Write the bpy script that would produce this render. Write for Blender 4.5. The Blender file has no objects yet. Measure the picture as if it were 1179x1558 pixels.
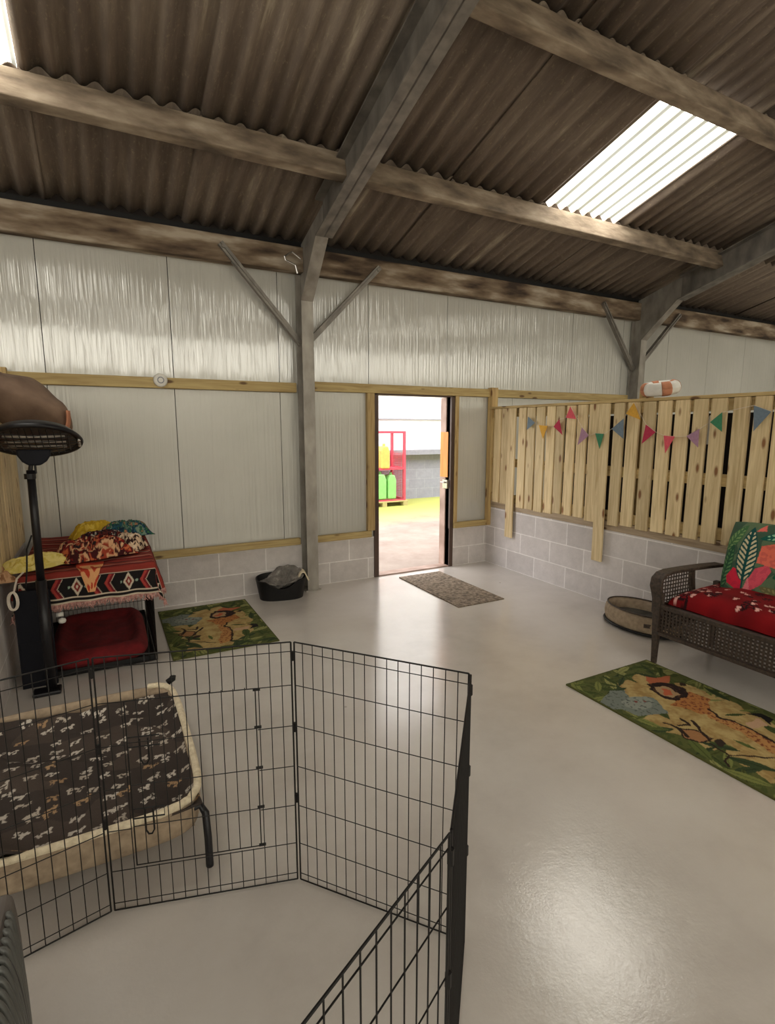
import bpy, bmesh, math, random
from mathutils import Vector, noise
random.seed(7)
sc = bpy.context.scene
COL = sc.collection
R_ = math.radians
def lin(c):
    c = c/255.0
    return c/12.92 if c <= .04045 else ((c+.055)/1.055)**2.4
def rgb(r, g, b): return (lin(r), lin(g), lin(b), 1)

# ------------------------------------------------------------------ materials
def newmat(name):
    m = bpy.data.materials.new(name); m.use_nodes = True
    nt = m.node_tree; nt.nodes.clear()
    out = nt.nodes.new('ShaderNodeOutputMaterial'); b = nt.nodes.new('ShaderNodeBsdfPrincipled')
    nt.links.new(b.outputs[0], out.inputs[0])
    return m, nt, b
def N(nt, kind, **kw):
    n = nt.nodes.new(kind)
    for k, v in kw.items():
        if k in n.inputs: n.inputs[k].default_value = v
        else: setattr(n, k, v)
    return n
def ramp(nt, fac, stops):
    r = nt.nodes.new('ShaderNodeValToRGB'); e = r.color_ramp.elements
    while len(e) < len(stops): e.new(.5)
    for i, (p, c) in enumerate(stops): e[i].position = p; e[i].color = c
    nt.links.new(fac, r.inputs[0]); return r
def coords(nt, scale=(1, 1, 1), kind='Object', rand=0, rot=(0, 0, 0)):
    tc = nt.nodes.new('ShaderNodeTexCoord'); mp = nt.nodes.new('ShaderNodeMapping')
    mp.inputs['Scale'].default_value = scale; mp.inputs['Rotation'].default_value = rot
    nt.links.new(tc.outputs[kind], mp.inputs[0])
    if rand:
        oi = nt.nodes.new('ShaderNodeObjectInfo'); mu = N(nt, 'ShaderNodeMath', operation='MULTIPLY'); mu.inputs[1].default_value = rand
        cb = nt.nodes.new('ShaderNodeCombineXYZ')
        nt.links.new(oi.outputs['Random'], mu.inputs[0])
        for i in range(3): nt.links.new(mu.outputs[0], cb.inputs[i])
        nt.links.new(cb.outputs[0], mp.inputs['Location'])
    return mp.outputs[0]
def bump(nt, b, h, strength=.3, dist=.01):
    bp = nt.nodes.new('ShaderNodeBump'); bp.inputs['Strength'].default_value = strength; bp.inputs['Distance'].default_value = dist
    nt.links.new(h, bp.inputs['Height']); nt.links.new(bp.outputs[0], b.inputs['Normal']); return bp
def noisemat(name, stops, scale=8, detail=6, rough=.7, stretch=(1, 1, 1), bs=.2, bd=.005, metal=0, rand=0, spec=.5, bscale=None):
    m, nt, b = newmat(name)
    v = coords(nt, stretch, rand=rand)
    n = N(nt, 'ShaderNodeTexNoise', Scale=scale, Detail=detail); nt.links.new(v, n.inputs['Vector'])
    r = ramp(nt, n.outputs[0], stops); nt.links.new(r.outputs[0], b.inputs['Base Color'])
    b.inputs['Roughness'].default_value = rough; b.inputs['Metallic'].default_value = metal
    b.inputs['Specular IOR Level'].default_value = spec
    if bs:
        n2 = N(nt, 'ShaderNodeTexNoise', Scale=bscale or scale*4, Detail=4); nt.links.new(v, n2.inputs['Vector'])
        bump(nt, b, n2.outputs[0], bs, bd)
    return m
def flat(name, c, rough=.5, metal=0, spec=.5):
    d = tuple(x*.82 for x in c[:3])+(1,)
    return noisemat(name, [(.3, d), (.7, c)], 14, 3, rough, bs=.05, metal=metal, spec=spec)

def wood(name, c1, c2, knot, axis='z', dark=.35):
    m, nt, b = newmat(name)
    st = {'z': (14, 14, .9), 'x': (.9, 14, 14), 'y': (14, .9, 14)}[axis]
    kn = {'z': (9, 9, 3.2), 'x': (3.2, 9, 9), 'y': (9, 3.2, 9)}[axis]
    v = coords(nt, st, rand=11)
    n = N(nt, 'ShaderNodeTexNoise', Scale=2.2, Detail=7, Distortion=1.3); nt.links.new(v, n.inputs['Vector'])
    r = ramp(nt, n.outputs[0], [(.3, c2), (.62, c1)])
    kv = coords(nt, kn, rand=17)
    vo = N(nt, 'ShaderNodeTexVoronoi', Scale=1.15); nt.links.new(kv, vo.inputs['Vector'])
    kr = ramp(nt, vo.outputs['Distance'], [(.10, (1, 1, 1, 1)), (.19, (0, 0, 0, 1))])
    mx = N(nt, 'ShaderNodeMix', data_type='RGBA'); nt.links.new(kr.outputs[0], mx.inputs['Factor'])
    nt.links.new(r.outputs[0], mx.inputs[6]); mx.inputs[7].default_value = knot
    oi = nt.nodes.new('ShaderNodeObjectInfo'); hs = nt.nodes.new('ShaderNodeHueSaturation')
    mr = N(nt, 'ShaderNodeMapRange'); mr.inputs[3].default_value = .78; mr.inputs[4].default_value = 1.12
    nt.links.new(oi.outputs['Random'], mr.inputs[0]); nt.links.new(mr.outputs[0], hs.inputs['Value'])
    nt.links.new(mx.outputs[2], hs.inputs['Color']); nt.links.new(hs.outputs[0], b.inputs['Base Color'])
    b.inputs['Roughness'].default_value = .62
    bump(nt, b, n.outputs[0], .15, .003)
    return m
M = {}
M['slat'] = wood('pale_sawn_pine', rgb(228, 206, 162), rgb(196, 170, 124), rgb(136, 92, 54))
M['rail_x'] = wood('treated_timber_x', rgb(196, 172, 116), rgb(164, 136, 84), rgb(104, 74, 40), 'x')
M['rail_y'] = wood('treated_timber_y', rgb(202, 176, 122), rgb(168, 140, 90), rgb(104, 74, 40), 'y')
M['rail_z'] = wood('treated_timber_z', rgb(196, 168, 114), rgb(162, 130, 82), rgb(104, 70, 38), 'z')
M['sill'] = wood('weathered_sill', rgb(168, 148, 122), rgb(136, 116, 92), rgb(96, 72, 50), 'y')
M['concrete_purlin'] = noisemat('stained_concrete_beam', [(.3, rgb(88, 76, 64)), (.47, rgb(128, 112, 95)), (.58, rgb(150, 134, 115)), (.75, rgb(180, 165, 146))], 5, 10, .85, (.7, 2, 2), .6, .008)
M['eave_beam'] = noisemat('mottled_eave_beam', [(.34, rgb(58, 44, 34)), (.44, rgb(104, 86, 68)), (.54, rgb(134, 116, 96)), (.66, rgb(178, 164, 146))], 3.4, 10, .85, (.6, 2.5, 2.5), .5, .008)
M['galv'] = noisemat('dull_galvanised_steel', [(.3, rgb(134, 128, 120)), (.7, rgb(172, 166, 157))], 9, 6, .5, (1, 1, .5), .1, .002, metal=.35)
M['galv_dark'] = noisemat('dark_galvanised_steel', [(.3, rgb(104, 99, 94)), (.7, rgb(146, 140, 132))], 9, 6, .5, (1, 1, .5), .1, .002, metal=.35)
M['wire'] = flat('black_wire', rgb(20, 17, 16), .5, 0, .3)
M['black'] = flat('black_plastic', rgb(22, 21, 22), .5, 0, .3)
M['navy'] = flat('navy_black_panel', rgb(20, 21, 30), .7, 0, .25)
M['blackmetal'] = flat('black_metal', rgb(24, 22, 26), .4, .1, .4)
M['chrome'] = flat('bright_metal', rgb(200, 196, 190), .25, .9)
M['white'] = flat('white_plastic', rgb(232, 228, 220), .4)
M['beige'] = noisemat('beige_canvas', [(.3, rgb(140, 122, 102)), (.7, rgb(172, 152, 128))], 30, 4, .9, bs=.3, bd=.002)
M['cream'] = noisemat('cream_fleece', [(.3, rgb(206, 190, 160)), (.7, rgb(238, 224, 196))], 40, 4, .95, bs=.8, bd=.006, bscale=120)
M['greyfleece'] = noisemat('grey_fleece', [(.3, rgb(96, 92, 88)), (.55, rgb(128, 122, 116)), (.75, rgb(186, 182, 172))], 14, 6, .95, bs=1, bd=.02, bscale=60)
M['redfleece'] = noisemat('dark_red_fleece', [(.3, rgb(92, 12, 16)), (.7, rgb(124, 22, 26))], 14, 5, .95, bs=.5, bd=.006, bscale=60)
M['brown'] = noisemat('brown_fabric', [(.3, rgb(94, 74, 62)), (.7, rgb(132, 108, 90))], 5, 6, .9, bs=.4, bd=.01)
M['tan_trim'] = flat('orange_tan_fabric', rgb(196, 132, 100), .9)
M['wicker'] = noisemat('dark_brown_wicker', [(.3, rgb(38, 30, 25)), (.7, rgb(78, 63, 52))], 60, 3, .55, bs=.8, bd=.004, bscale=220)
M['brownframe'] = flat('dark_brown_frame', rgb(78, 58, 48), .5)
M['leafdoor'] = noisemat('pinkish_brown_door_edge', [(.3, rgb(138, 112, 98)), (.7, rgb(178, 152, 138))], 6, 5, .6, bs=.1)
M['orangewood'] = noisemat('orange_wood', [(.3, rgb(196, 120, 44)), (.7, rgb(222, 150, 70))], 8, 4, .5, (3, 3, .4), bs=.1)
M['fringe'] = noisemat('dusty_pink_fringe', [(.3, rgb(140, 92, 86)), (.7, rgb(204, 160, 150))], 60, 3, .95, bs=0)
M['rope'] = flat('white_rope', rgb(226, 214, 200), .9)
M['ribgrey'] = flat('dark_grey_appliance', rgb(88, 88, 84), .42)
M['ribgrey_top'] = flat('grey_brown_appliance_top', rgb(98, 90, 84), .5)
M['mat'] = noisemat('grey_brown_doormat', [(.35, rgb(92, 80, 68)), (.62, rgb(150, 134, 116))], 34, 5, .95, bs=.8, bd=.004, bscale=160)
M['dark'] = flat('plain_dark_brown', rgb(38, 30, 26), .9)
M['redmetal'] = flat('red_painted_cage', rgb(212, 84, 100), .5)
M['yellowcan'] = flat('yellow_can', rgb(236, 196, 104), .4)
M['greencan'] = flat('green_can', rgb(150, 222, 128), .4)
M['pallet'] = flat('pale_pallet', rgb(190, 176, 120), .8)
M['quartz'] = noisemat('pale_quartz_tube', [(.3, rgb(160, 150, 140)), (.7, rgb(214, 206, 194))], 20, 3, .3, bs=0)
M['reflector'] = flat('brushed_reflector', rgb(120, 112, 106), .3, .7)
M['outwhite'] = noisemat('white_sheet_building', [(.3, rgb(226, 224, 220)), (.7, rgb(244, 242, 238))], 4, 3, .6, bs=0)
M['gutter'] = flat('white_gutter', rgb(150, 150, 156), .5)
for n, c in dict(f_blue=(116, 132, 146), f_yellow=(226, 172, 70), f_maroon=(186, 54, 82), f_pink=(228, 94, 108), f_purple=(176, 136, 160), f_green=(66, 134, 98)).items():
    M[n] = noisemat('felt_'+n, [(.3, tuple(x*.85 for x in rgb(*c)[:3])+(1,)), (.7, rgb(*c))], 60, 3, .95, bs=.3, bd=.001)

def colmat(name, rough=.9, bs=.4, bscale=200, bd=.002, sheen=0):
    m, nt, b = newmat(name)
    a = N(nt, 'ShaderNodeAttribute', attribute_name='pattern')
    n = N(nt, 'ShaderNodeTexNoise', Scale=bscale, Detail=3); nt.links.new(coords(nt), n.inputs['Vector'])
    mr = N(nt, 'ShaderNodeMapRange'); mr.inputs[3].default_value = .8; mr.inputs[4].default_value = 1.15; nt.links.new(n.outputs[0], mr.inputs[0])
    mx = N(nt, 'ShaderNodeVectorMath', operation='MULTIPLY'); nt.links.new(a.outputs['Color'], mx.inputs[0]); nt.links.new(mr.outputs[0], mx.inputs[1])
    nt.links.new(mx.outputs[0], b.inputs['Base Color']); b.inputs['Roughness'].default_value = rough
    b.inputs['Specular IOR Level'].default_value = .2
    bump(nt, b, n.outputs[0], bs, bd); return m
M['print'] = colmat('printed_cloth')

# cladding: white insulated panel with micro ribs
def cladding():
    m, nt, b = newmat('white_microrib_cladding')
    v = coords(nt, (1, 1, 1))
    n = N(nt, 'ShaderNodeTexNoise', Scale=1.2, Detail=4); nt.links.new(v, n.inputs['Vector'])
    r = ramp(nt, n.outputs[0], [(.3, rgb(182, 180, 172)), (.7, rgb(195, 193, 186))]); nt.links.new(r.outputs[0], b.inputs['Base Color'])
    b.inputs['Roughness'].default_value = .35; b.inputs['Coat Weight'].default_value = 1; b.inputs['Coat Roughness'].default_value = .07; b.inputs['Coat IOR'].default_value = 1.9
    v2 = coords(nt, (1, 1, .012))
    n2 = N(nt, 'ShaderNodeTexNoise', Scale=34, Detail=3, Roughness=.6); nt.links.new(v2, n2.inputs['Vector'])
    w = N(nt, 'ShaderNodeTexWave', wave_type='BANDS', bands_direction='X', Scale=9.0, Distortion=.0); nt.links.new(v, w.inputs['Vector'])
    v3 = coords(nt, (1, 1, .35)); n3 = N(nt, 'ShaderNodeTexNoise', Scale=9, Detail=2); nt.links.new(v3, n3.inputs['Vector'])
    a1 = N(nt, 'ShaderNodeMath', operation='MULTIPLY_ADD'); a1.inputs[1].default_value = .10; nt.links.new(w.outputs[1], a1.inputs[0]); nt.links.new(n2.outputs[0], a1.inputs[2])
    a2 = N(nt, 'ShaderNodeMath', operation='MULTIPLY_ADD'); a2.inputs[1].default_value = .3; nt.links.new(n3.outputs[0], a2.inputs[0]); nt.links.new(a1.outputs[0], a2.inputs[2])
    bp = bump(nt, b, a2.outputs[0], .75, .007); nt.links.new(bp.outputs[0], b.inputs['Coat Normal'])
    return m
M['clad'] = cladding()
M['clad_plain'] = noisemat('plain_white_cladding', [(.3, rgb(192, 190, 178)), (.7, rgb(206, 204, 194))], 1.2, 4, .45, bs=.02)

def floor_mat():
    m, nt, b = newmat('painted_concrete_floor')
    v = coords(nt)
    n = N(nt, 'ShaderNodeTexNoise', Scale=1.1, Detail=9, Roughness=.65); nt.links.new(v, n.inputs['Vector'])
    r = ramp(nt, n.outputs[0], [(.3, rgb(180, 172, 165)), (.5, rgb(198, 191, 184)), (.72, rgb(208, 202, 196))])
    n4 = N(nt, 'ShaderNodeTexNoise', Scale=5.5, Detail=10, Roughness=.75, Distortion=.6); nt.links.new(v, n4.inputs['Vector'])
    dr = ramp(nt, n4.outputs[0], [(.69, (0, 0, 0, 1)), (.78, (.4, .4, .4, 1))])
    mx = N(nt, 'ShaderNodeMix', data_type='RGBA'); nt.links.new(dr.outputs[0], mx.inputs['Factor']); nt.links.new(r.outputs[0], mx.inputs[6]); mx.inputs[7].default_value = rgb(136, 124, 110)
    vo = N(nt, 'ShaderNodeTexVoronoi', Scale=2.3); nt.links.new(v, vo.inputs['Vector'])
    vr = ramp(nt, vo.outputs['Distance'], [(.014, (.8, .8, .8, 1)), (.03, (0, 0, 0, 1))])
    mx2 = N(nt, 'ShaderNodeMix', data_type='RGBA'); nt.links.new(vr.outputs[0], mx2.inputs['Factor']); nt.links.new(mx.outputs[2], mx2.inputs[6]); mx2.inputs[7].default_value = rgb(90, 76, 62)
    nt.links.new(mx2.outputs[2], b.inputs['Base Color'])
    rr = N(nt, 'ShaderNodeMapRange'); rr.inputs[3].default_value = .25; rr.inputs[4].default_value = .4; nt.links.new(n.outputs[0], rr.inputs[0]); nt.links.new(rr.outputs[0], b.inputs['Roughness'])
    n2 = N(nt, 'ShaderNodeTexNoise', Scale=9, Detail=8, Roughness=.7); nt.links.new(v, n2.inputs['Vector'])
    n3 = N(nt, 'ShaderNodeTexNoise', Scale=85, Detail=4); nt.links.new(v, n3.inputs['Vector'])
    a = N(nt, 'ShaderNodeMath', operation='MULTIPLY_ADD'); a.inputs[1].default_value = .26; nt.links.new(n3.outputs[0], a.inputs[0]); nt.links.new(n2.outputs[0], a.inputs[2])
    bp = bump(nt, b, a.outputs[0], .22, .006); b.inputs['Coat Weight'].default_value = 1; b.inputs['Coat Roughness'].default_value = .10; b.inputs['Coat IOR'].default_value = 1.6; nt.links.new(bp.outputs[0], b.inputs['Coat Normal'])
    return m
M['floor'] = floor_mat()

def block_mat(name, rot, c1, c2, mortar, bw=.45, bh=.225):
    m, nt, b = newmat(name)
    v = coords(nt, rot=rot)
    br = N(nt, 'ShaderNodeTexBrick', offset=.5)
    br.inputs['Scale'].default_value = 1; br.inputs['Brick Width'].default_value = bw; br.inputs['Row Height'].default_value = bh
    br.inputs['Mortar Size'].default_value = .006; br.inputs['Mortar Smooth'].default_value = .3; br.inputs['Bias'].default_value = 0
    br.inputs['Color1'].default_value = c1; br.inputs['Color2'].default_value = c2; br.inputs['Mortar'].default_value = mortar
    nt.links.new(v, br.inputs['Vector'])
    n = N(nt, 'ShaderNodeTexNoise', Scale=9, Detail=9, Roughness=.7); nt.links.new(coords(nt), n.inputs['Vector'])
    mr = N(nt, 'ShaderNodeMapRange'); mr.inputs[3].default_value = .72; mr.inputs[4].default_value = 1.25; nt.links.new(n.outputs[0], mr.inputs[0])
    mx = N(nt, 'ShaderNodeVectorMath', operation='MULTIPLY'); nt.links.new(br.outputs['Color'], mx.inputs[0]); nt.links.new(mr.outputs[0], mx.inputs[1])
    nt.links.new(mx.outputs[0], b.inputs['Base Color']); b.inputs['Roughness'].default_value = .8
    n2 = N(nt, 'ShaderNodeTexNoise', Scale=60, Detail=5); nt.links.new(coords(nt), n2.inputs['Vector'])
    a = N(nt, 'ShaderNodeMath', operation='MULTIPLY_ADD'); a.inputs[1].default_value = -1.2; nt.links.new(br.outputs['Fac'], a.inputs[0]); nt.links.new(n2.outputs[0], a.inputs[2])
    bump(nt, b, a.outputs[0], .45, .004)
    return m
M['block_x'] = block_mat('painted_blockwork_x', (-math.pi/2, 0, 0), rgb(190, 183, 180), rgb(206, 199, 196), rgb(230, 225, 222))
M['block_y'] = block_mat('painted_blockwork_y', (0, 0, 0), rgb(150, 146, 143), rgb(172, 168, 165), rgb(194, 190, 186))
M['block_out'] = block_mat('grey_outside_blockwork', (-math.pi/2, 0, 0), rgb(150, 150, 162), rgb(158, 158, 170), rgb(168, 168, 178))

def sheet_mat():
    m, nt, b = newmat('aged_fibre_cement_sheet')
    v = coords(nt, (1.6, .16, .16))
    n = N(nt, 'ShaderNodeTexNoise', Scale=5, Detail=10, Roughness=.7); nt.links.new(v, n.inputs['Vector'])
    r = ramp(nt, n.outputs[0], [(.3, rgb(96, 84, 75)), (.48, rgb(120, 106, 94)), (.6, rgb(138, 124, 110)), (.72, rgb(188, 176, 156))])
    v2 = coords(nt, (1, .45, .45)); n2 = N(nt, 'ShaderNodeTexNoise', Scale=44, Detail=6, Roughness=.8); nt.links.new(v2, n2.inputs['Vector'])
    sp = ramp(nt, n2.outputs[0], [(.56, (0, 0, 0, 1)), (.70, (.6, .6, .6, 1))])
    mx = N(nt, 'ShaderNodeMix', data_type='RGBA'); nt.links.new(sp.outputs[0], mx.inputs['Factor']); nt.links.new(r.outputs[0], mx.inputs[6]); mx.inputs[7].default_value = rgb(176, 164, 138)
    nt.links.new(mx.outputs[2], b.inputs['Base Color']); b.inputs['Roughness'].default_value = .85
    bump(nt, b, n2.outputs[0], .3, .004); return m
M['sheet'] = sheet_mat()
def skylight_mat(strength, tint=(1, .955, .84, 1)):
    m, nt, b = newmat('daylit_translucent_sheet')
    v = coords(nt, (1, .3, .3)); n = N(nt, 'ShaderNodeTexNoise', Scale=9, Detail=6); nt.links.new(v, n.inputs['Vector'])
    r = ramp(nt, n.outputs[0], [(.3, (tint[0]*.82, tint[1]*.8, tint[2]*.7, 1)), (.6, tint)])
    # ribs of the sheet pass less daylight where they lap
    w = N(nt, 'ShaderNodeTexWave', wave_type='BANDS', bands_direction='X', wave_profile='SIN'); w.inputs['Scale'].default_value = math.pi*2/20/.146
    nt.links.new(coords(nt), w.inputs['Vector'])
    wr = ramp(nt, w.outputs[1], [(.0, (.05, .05, .045, 1)), (.05, (.09, .09, .08, 1)), (.12, (1, 1, 1, 1))])
    mm = N(nt, 'ShaderNodeVectorMath', operation='MULTIPLY'); nt.links.new(r.outputs[0], mm.inputs[0]); nt.links.new(wr.outputs[0], mm.inputs[1])
    b.inputs['Base Color'].default_value = (.12, .12, .11, 1)
    nt.links.new(mm.outputs[0], b.inputs['Emission Color']); b.inputs['Emission Strength'].default_value = strength
    return m
M['sky_front'] = skylight_mat(6.0, (1, .965, .89, 1))
M['sky_rear'] = skylight_mat(5.5, (1, .96, .86, 1))

def yard_mat():
    m, nt, b = newmat('pale_concrete_yard')
    v = coords(nt); n = N(nt, 'ShaderNodeTexNoise', Scale=1.4, Detail=9, Roughness=.7); nt.links.new(v, n.inputs['Vector'])
    r = ramp(nt, n.outputs[0], [(.3, rgb(132, 116, 106)), (.7, rgb(168, 154, 142))])
    sx = nt.nodes.new('ShaderNodeSeparateXYZ'); nt.links.new(v, sx.inputs[0])
    ad = N(nt, 'ShaderNodeMath', operation='MULTIPLY_ADD'); ad.inputs[1].default_value = .8; nt.links.new(n.outputs[0], ad.inputs[0]); nt.links.new(sx.outputs[1], ad.inputs[2])
    mr = N(nt, 'ShaderNodeMapRange'); mr.inputs[1].default_value = 8.2; mr.inputs[2].default_value = 9.8; nt.links.new(ad.outputs[0], mr.inputs[0])
    mx = N(nt, 'ShaderNodeMix', data_type='RGBA'); nt.links.new(mr.outputs[0], mx.inputs['Factor']); nt.links.new(r.outputs[0], mx.inputs[6]); mx.inputs[7].default_value = rgb(164, 168, 84)
    nt.links.new(mx.outputs[2], b.inputs['Base Color']); b.inputs['Roughness'].default_value = .8
    bump(nt, b, n.outputs[0], .3, .02); return m
M['yard'] = yard_mat()

# ------------------------------------------------------------------ geometry
class MB:
    def __init__(s): s.v = []; s.f = []; s.m = []; s.cur = 0
    def add(s, vs, fs):
        o = len(s.v); s.v += [tuple(v) for v in vs]; s.f += [tuple(i+o for i in f) for f in fs]; s.m += [s.cur]*len(fs); return s
    def box(s, x0, x1, y0, y1, z0, z1):
        return s.add([(x0, y0, z0), (x1, y0, z0), (x1, y1, z0), (x0, y1, z0), (x0, y0, z1), (x1, y0, z1), (x1, y1, z1), (x0, y1, z1)],
                     [(0, 3, 2, 1), (4, 5, 6, 7), (0, 1, 5, 4), (1, 2, 6, 5), (2, 3, 7, 6), (3, 0, 4, 7)])
    def prism(s, pts, ax):                      # pts: closed loop of 3D points, ax: extrusion vector
        n = len(pts); a = [Vector(p) for p in pts]; b = [p+Vector(ax) for p in a]
        return s.add(a+b, [tuple(range(n))[::-1], tuple(range(n, 2*n))]+[(i, (i+1) % n, n+(i+1) % n, n+i) for i in range(n)])
    def bar(s, p0, p1, w, h, up=(0, 0, 1)):     # rectangular bar
        p0 = Vector(p0); p1 = Vector(p1); d = (p1-p0).normalized(); u = Vector(up); sd = d.cross(u).normalized()*w/2; uu = sd.cross(d).normalized()*h/2
        return s.prism([p0-sd-uu, p0+sd-uu, p0+sd+uu, p0-sd+uu], p1-p0)
    def tube(s, pts, r, n=6, closed=False):
        P = [Vector(p) for p in pts]; rr = r if isinstance(r, (list, tuple)) else [r]*len(P)
        vs = []; k = len(P); prev = None
        for i, p in enumerate(P):
            if closed: d = P[(i+1) % k]-P[i-1]
            else: d = (P[min(i+1, k-1)]-P[max(i-1, 0)])
            d.normalize()
            if prev is None:
                a = Vector((0, 0, 1)) if abs(d.z) < .9 else Vector((1, 0, 0)); u = d.cross(a).normalized()
            else: u = (prev-d*prev.dot(d)).normalized()
            prev = u; w = d.cross(u)
            for j in range(n):
                t = 2*math.pi*j/n; vs.append(p+(u*math.cos(t)+w*math.sin(t))*rr[i])
        fs = []
        for i in range(k if closed else k-1):
            a = i*n; b = ((i+1) % k)*n
            for j in range(n): fs.append((a+j, a+(j+1) % n, b+(j+1) % n, b+j))
        if not closed: fs += [tuple(range(n))[::-1], tuple(range((k-1)*n, k*n))]
        return s.add(vs, fs)
    def lathe(s, prof, n=32, c=(0, 0, 0), sx=1, sy=1):
        vs = []
        for (r, z) in prof:
            for j in range(n):
                t = 2*math.pi*j/n; vs.append((c[0]+r*math.cos(t)*sx, c[1]+r*math.sin(t)*sy, c[2]+z))
        fs = [(i*n+j, i*n+(j+1) % n, (i+1)*n+(j+1) % n, (i+1)*n+j) for i in range(len(prof)-1) for j in range(n)]
        return s.add(vs, fs)
    def grid(s, nu, nv, f):
        vs = [f(i/nu, j/nv) for j in range(nv+1) for i in range(nu+1)]
        return s.add(vs, [(j*(nu+1)+i, j*(nu+1)+i+1, (j+1)*(nu+1)+i+1, (j+1)*(nu+1)+i) for j in range(nv) for i in range(nu)])
    def build(s, name, mats, parent=None, loc=(0, 0, 0), rot=(0, 0, 0), smooth=False, bevel=0, paint=None, solid=0, sub=0):
        me = bpy.data.meshes.new(name); me.from_pydata(s.v, [], s.f)
        for m in (mats if isinstance(mats, list) else [mats]): me.materials.append(m)
        if any(s.m): me.polygons.foreach_set('material_index', s.m)
        if smooth: me.polygons.foreach_set('use_smooth', [True]*len(me.polygons))
        if paint:
            ca = me.color_attributes.new('pattern', 'FLOAT_COLOR', 'POINT')
            for i, v in enumerate(paint): ca.data[i].color = v
        me.update()
        o = bpy.data.objects.new(name, me); COL.objects.link(o)
        o.location = loc; o.rotation_euler = rot
        if parent: o.parent = parent
        if sub: md = o.modifiers.new('s', 'SUBSURF'); md.levels = sub; md.render_levels = sub
        if solid: md = o.modifiers.new('t', 'SOLIDIFY'); md.thickness = solid; md.offset = 0
        if bevel: md = o.modifiers.new('b', 'BEVEL'); md.width = bevel; md.segments = 2; md.limit_method = 'ANGLE'
        return o
def tag(o, label, cat, group=None, kind=None):
    o['label'] = label; o['category'] = cat
    if group: o['group'] = group
    if kind: o['kind'] = kind
    return o
def empty(name, label, cat, loc=(0, 0, 0), rz=0, group=None):
    o = bpy.data.objects.new(name, None); COL.objects.link(o); o.location = loc; o.rotation_euler = (0, 0, rz); o.empty_display_size = .1
    return tag(o, label, cat, group)
def struct(o, label=None):
    o['kind'] = 'structure'
    if label: o['label'] = label
    return o
def copy_tree(o, parent=None):
    c = o.copy(); COL.objects.link(c); c.parent = parent
    for ch in list(o.children): copy_tree(ch, c)
    return c
def nz(x, y, z=0): return noise.noise(Vector((x, y, z)))
def inpoly(x, y, P):
    r = False; j = len(P)-1
    for i in range(len(P)):
        xi, yi = P[i]; xj, yj = P[j]
        if (yi > y) != (yj > y) and x < (xj-xi)*(y-yi)/(yj-yi)+xi: r = not r
        j = i
    return r
def segd(x, y, P):
    best = 9
    for (x0, y0), (x1, y1) in zip(P, P[1:]):
        dx, dy = x1-x0, y1-y0; t = max(0, min(1, ((x-x0)*dx+(y-y0)*dy)/(dx*dx+dy*dy+1e-9)))
        best = min(best, math.hypot(x-x0-t*dx, y-y0-t*dy))
    return best
def mix(a, b, t): return tuple(a[i]*(1-t)+b[i]*t for i in range(3))+(1,)

WY = 5.13                      # inner face of the back wall
XR, XL = 4.08, -.617           # faces of the two timber partitions
RS = .277                      # roof slope
YR = -1.0                      # ridge
def roofz(y): return 3.36+RS*(WY-y) if y >= YR else 3.36+RS*(WY-YR)-RS*(YR-y)
DX0, DX1, DZ = 2.60, 3.53, 2.0 # door opening

# ------------------------------------------------------------------ shell
b = MB(); b.box(-5, 13, -7.5, WY+.12, -.1, 0); struct(b.build('floor', M['floor']), 'grey painted concrete floor of the shed, glossy and scuffed')
def wall_with_door(y0, y1, z0, z1, b, x0=-5, x1=13):
    for a, c, zz0, zz1 in ((x0, DX0, z0, z1), (DX1, x1, z0, z1)):
        b.box(a, c, y0, y1, zz0, zz1)
    if z1 > DZ: b.box(DX0, DX1, y0, y1, max(z0, DZ), z1)
# cladding panels 0.95 wide with a thin joint between
b = MB()
seams = [-5, -4.16, -3.21, -2.26, -1.31, -.355, .597, 1.548, 2.498, 3.47, 4.437, 5.386, 6.33, 7.285, 8.24, 9.19, 10.14, 11.1, 13]
for i in range(len(seams)-1):
    x0, x1 = seams[i]+.003, seams[i+1]-.003
    cuts = [x0, x1]
    if x0 < DX0 < x1: cuts = [x0, DX0, x1]
    if x0 < DX1 < x1: cuts = [x0, DX1, x1]
    for a, c in zip(cuts, cuts[1:]):
        mid = (a+c)/2
        if DX0 < mid < DX1: b.box(a, c, WY, WY+.06, DZ, 3.3)
        else: b.box(a, c, WY, WY+.06, .4, 3.3)
wb = struct(b.build('wall_back', M['clad']), 'white ribbed cladding panels of the back wall')
b = MB(); b.box(-5, DX0, WY+.06, WY+.1, 0, 3.34); b.box(DX1, 13, WY+.06, WY+.1, 0, 3.34); b.box(DX0, DX1, WY+.06, WY+.1, DZ, 3.34)
b.box(-5, 13, WY+.0, WY+.1, 3.3, 3.46)  # closure added to stop sky light leaking in under the roof sheets
b.build('backing', M['dark'], wb)
b = MB(); b.box(-5, DX0, WY-.015, WY+.06, 0, .46); b.box(DX1, 13, WY-.015, WY+.06, 0, .46)
b.build('block_plinth', M['block_x'], wb)
b = MB(); b.box(-5.1, -5, -7.5, WY+.1, 0, 5.4); struct(b.build('wall_left', M['clad_plain']))
b = MB(); b.box(13, 13.1, -7.5, WY+.1, 0, 5.4); struct(b.build('wall_right', M['clad_plain']))
b = MB(); b.box(-5, 13, -7.5, -7.4, 0, 3.4); struct(b.build('wall_rear', M['clad_plain']))

b = MB(); b.box(-5.0, -4.985, -6.5, 4.2, 2.5, 3.6); struct(b.build('window_30', skylight_mat(2.6, (1, .97, .91, 1))), 'added glowing strip high on the left wall, raking light across the roof')  # glowing strip added to send side light across the roof ribs
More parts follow.
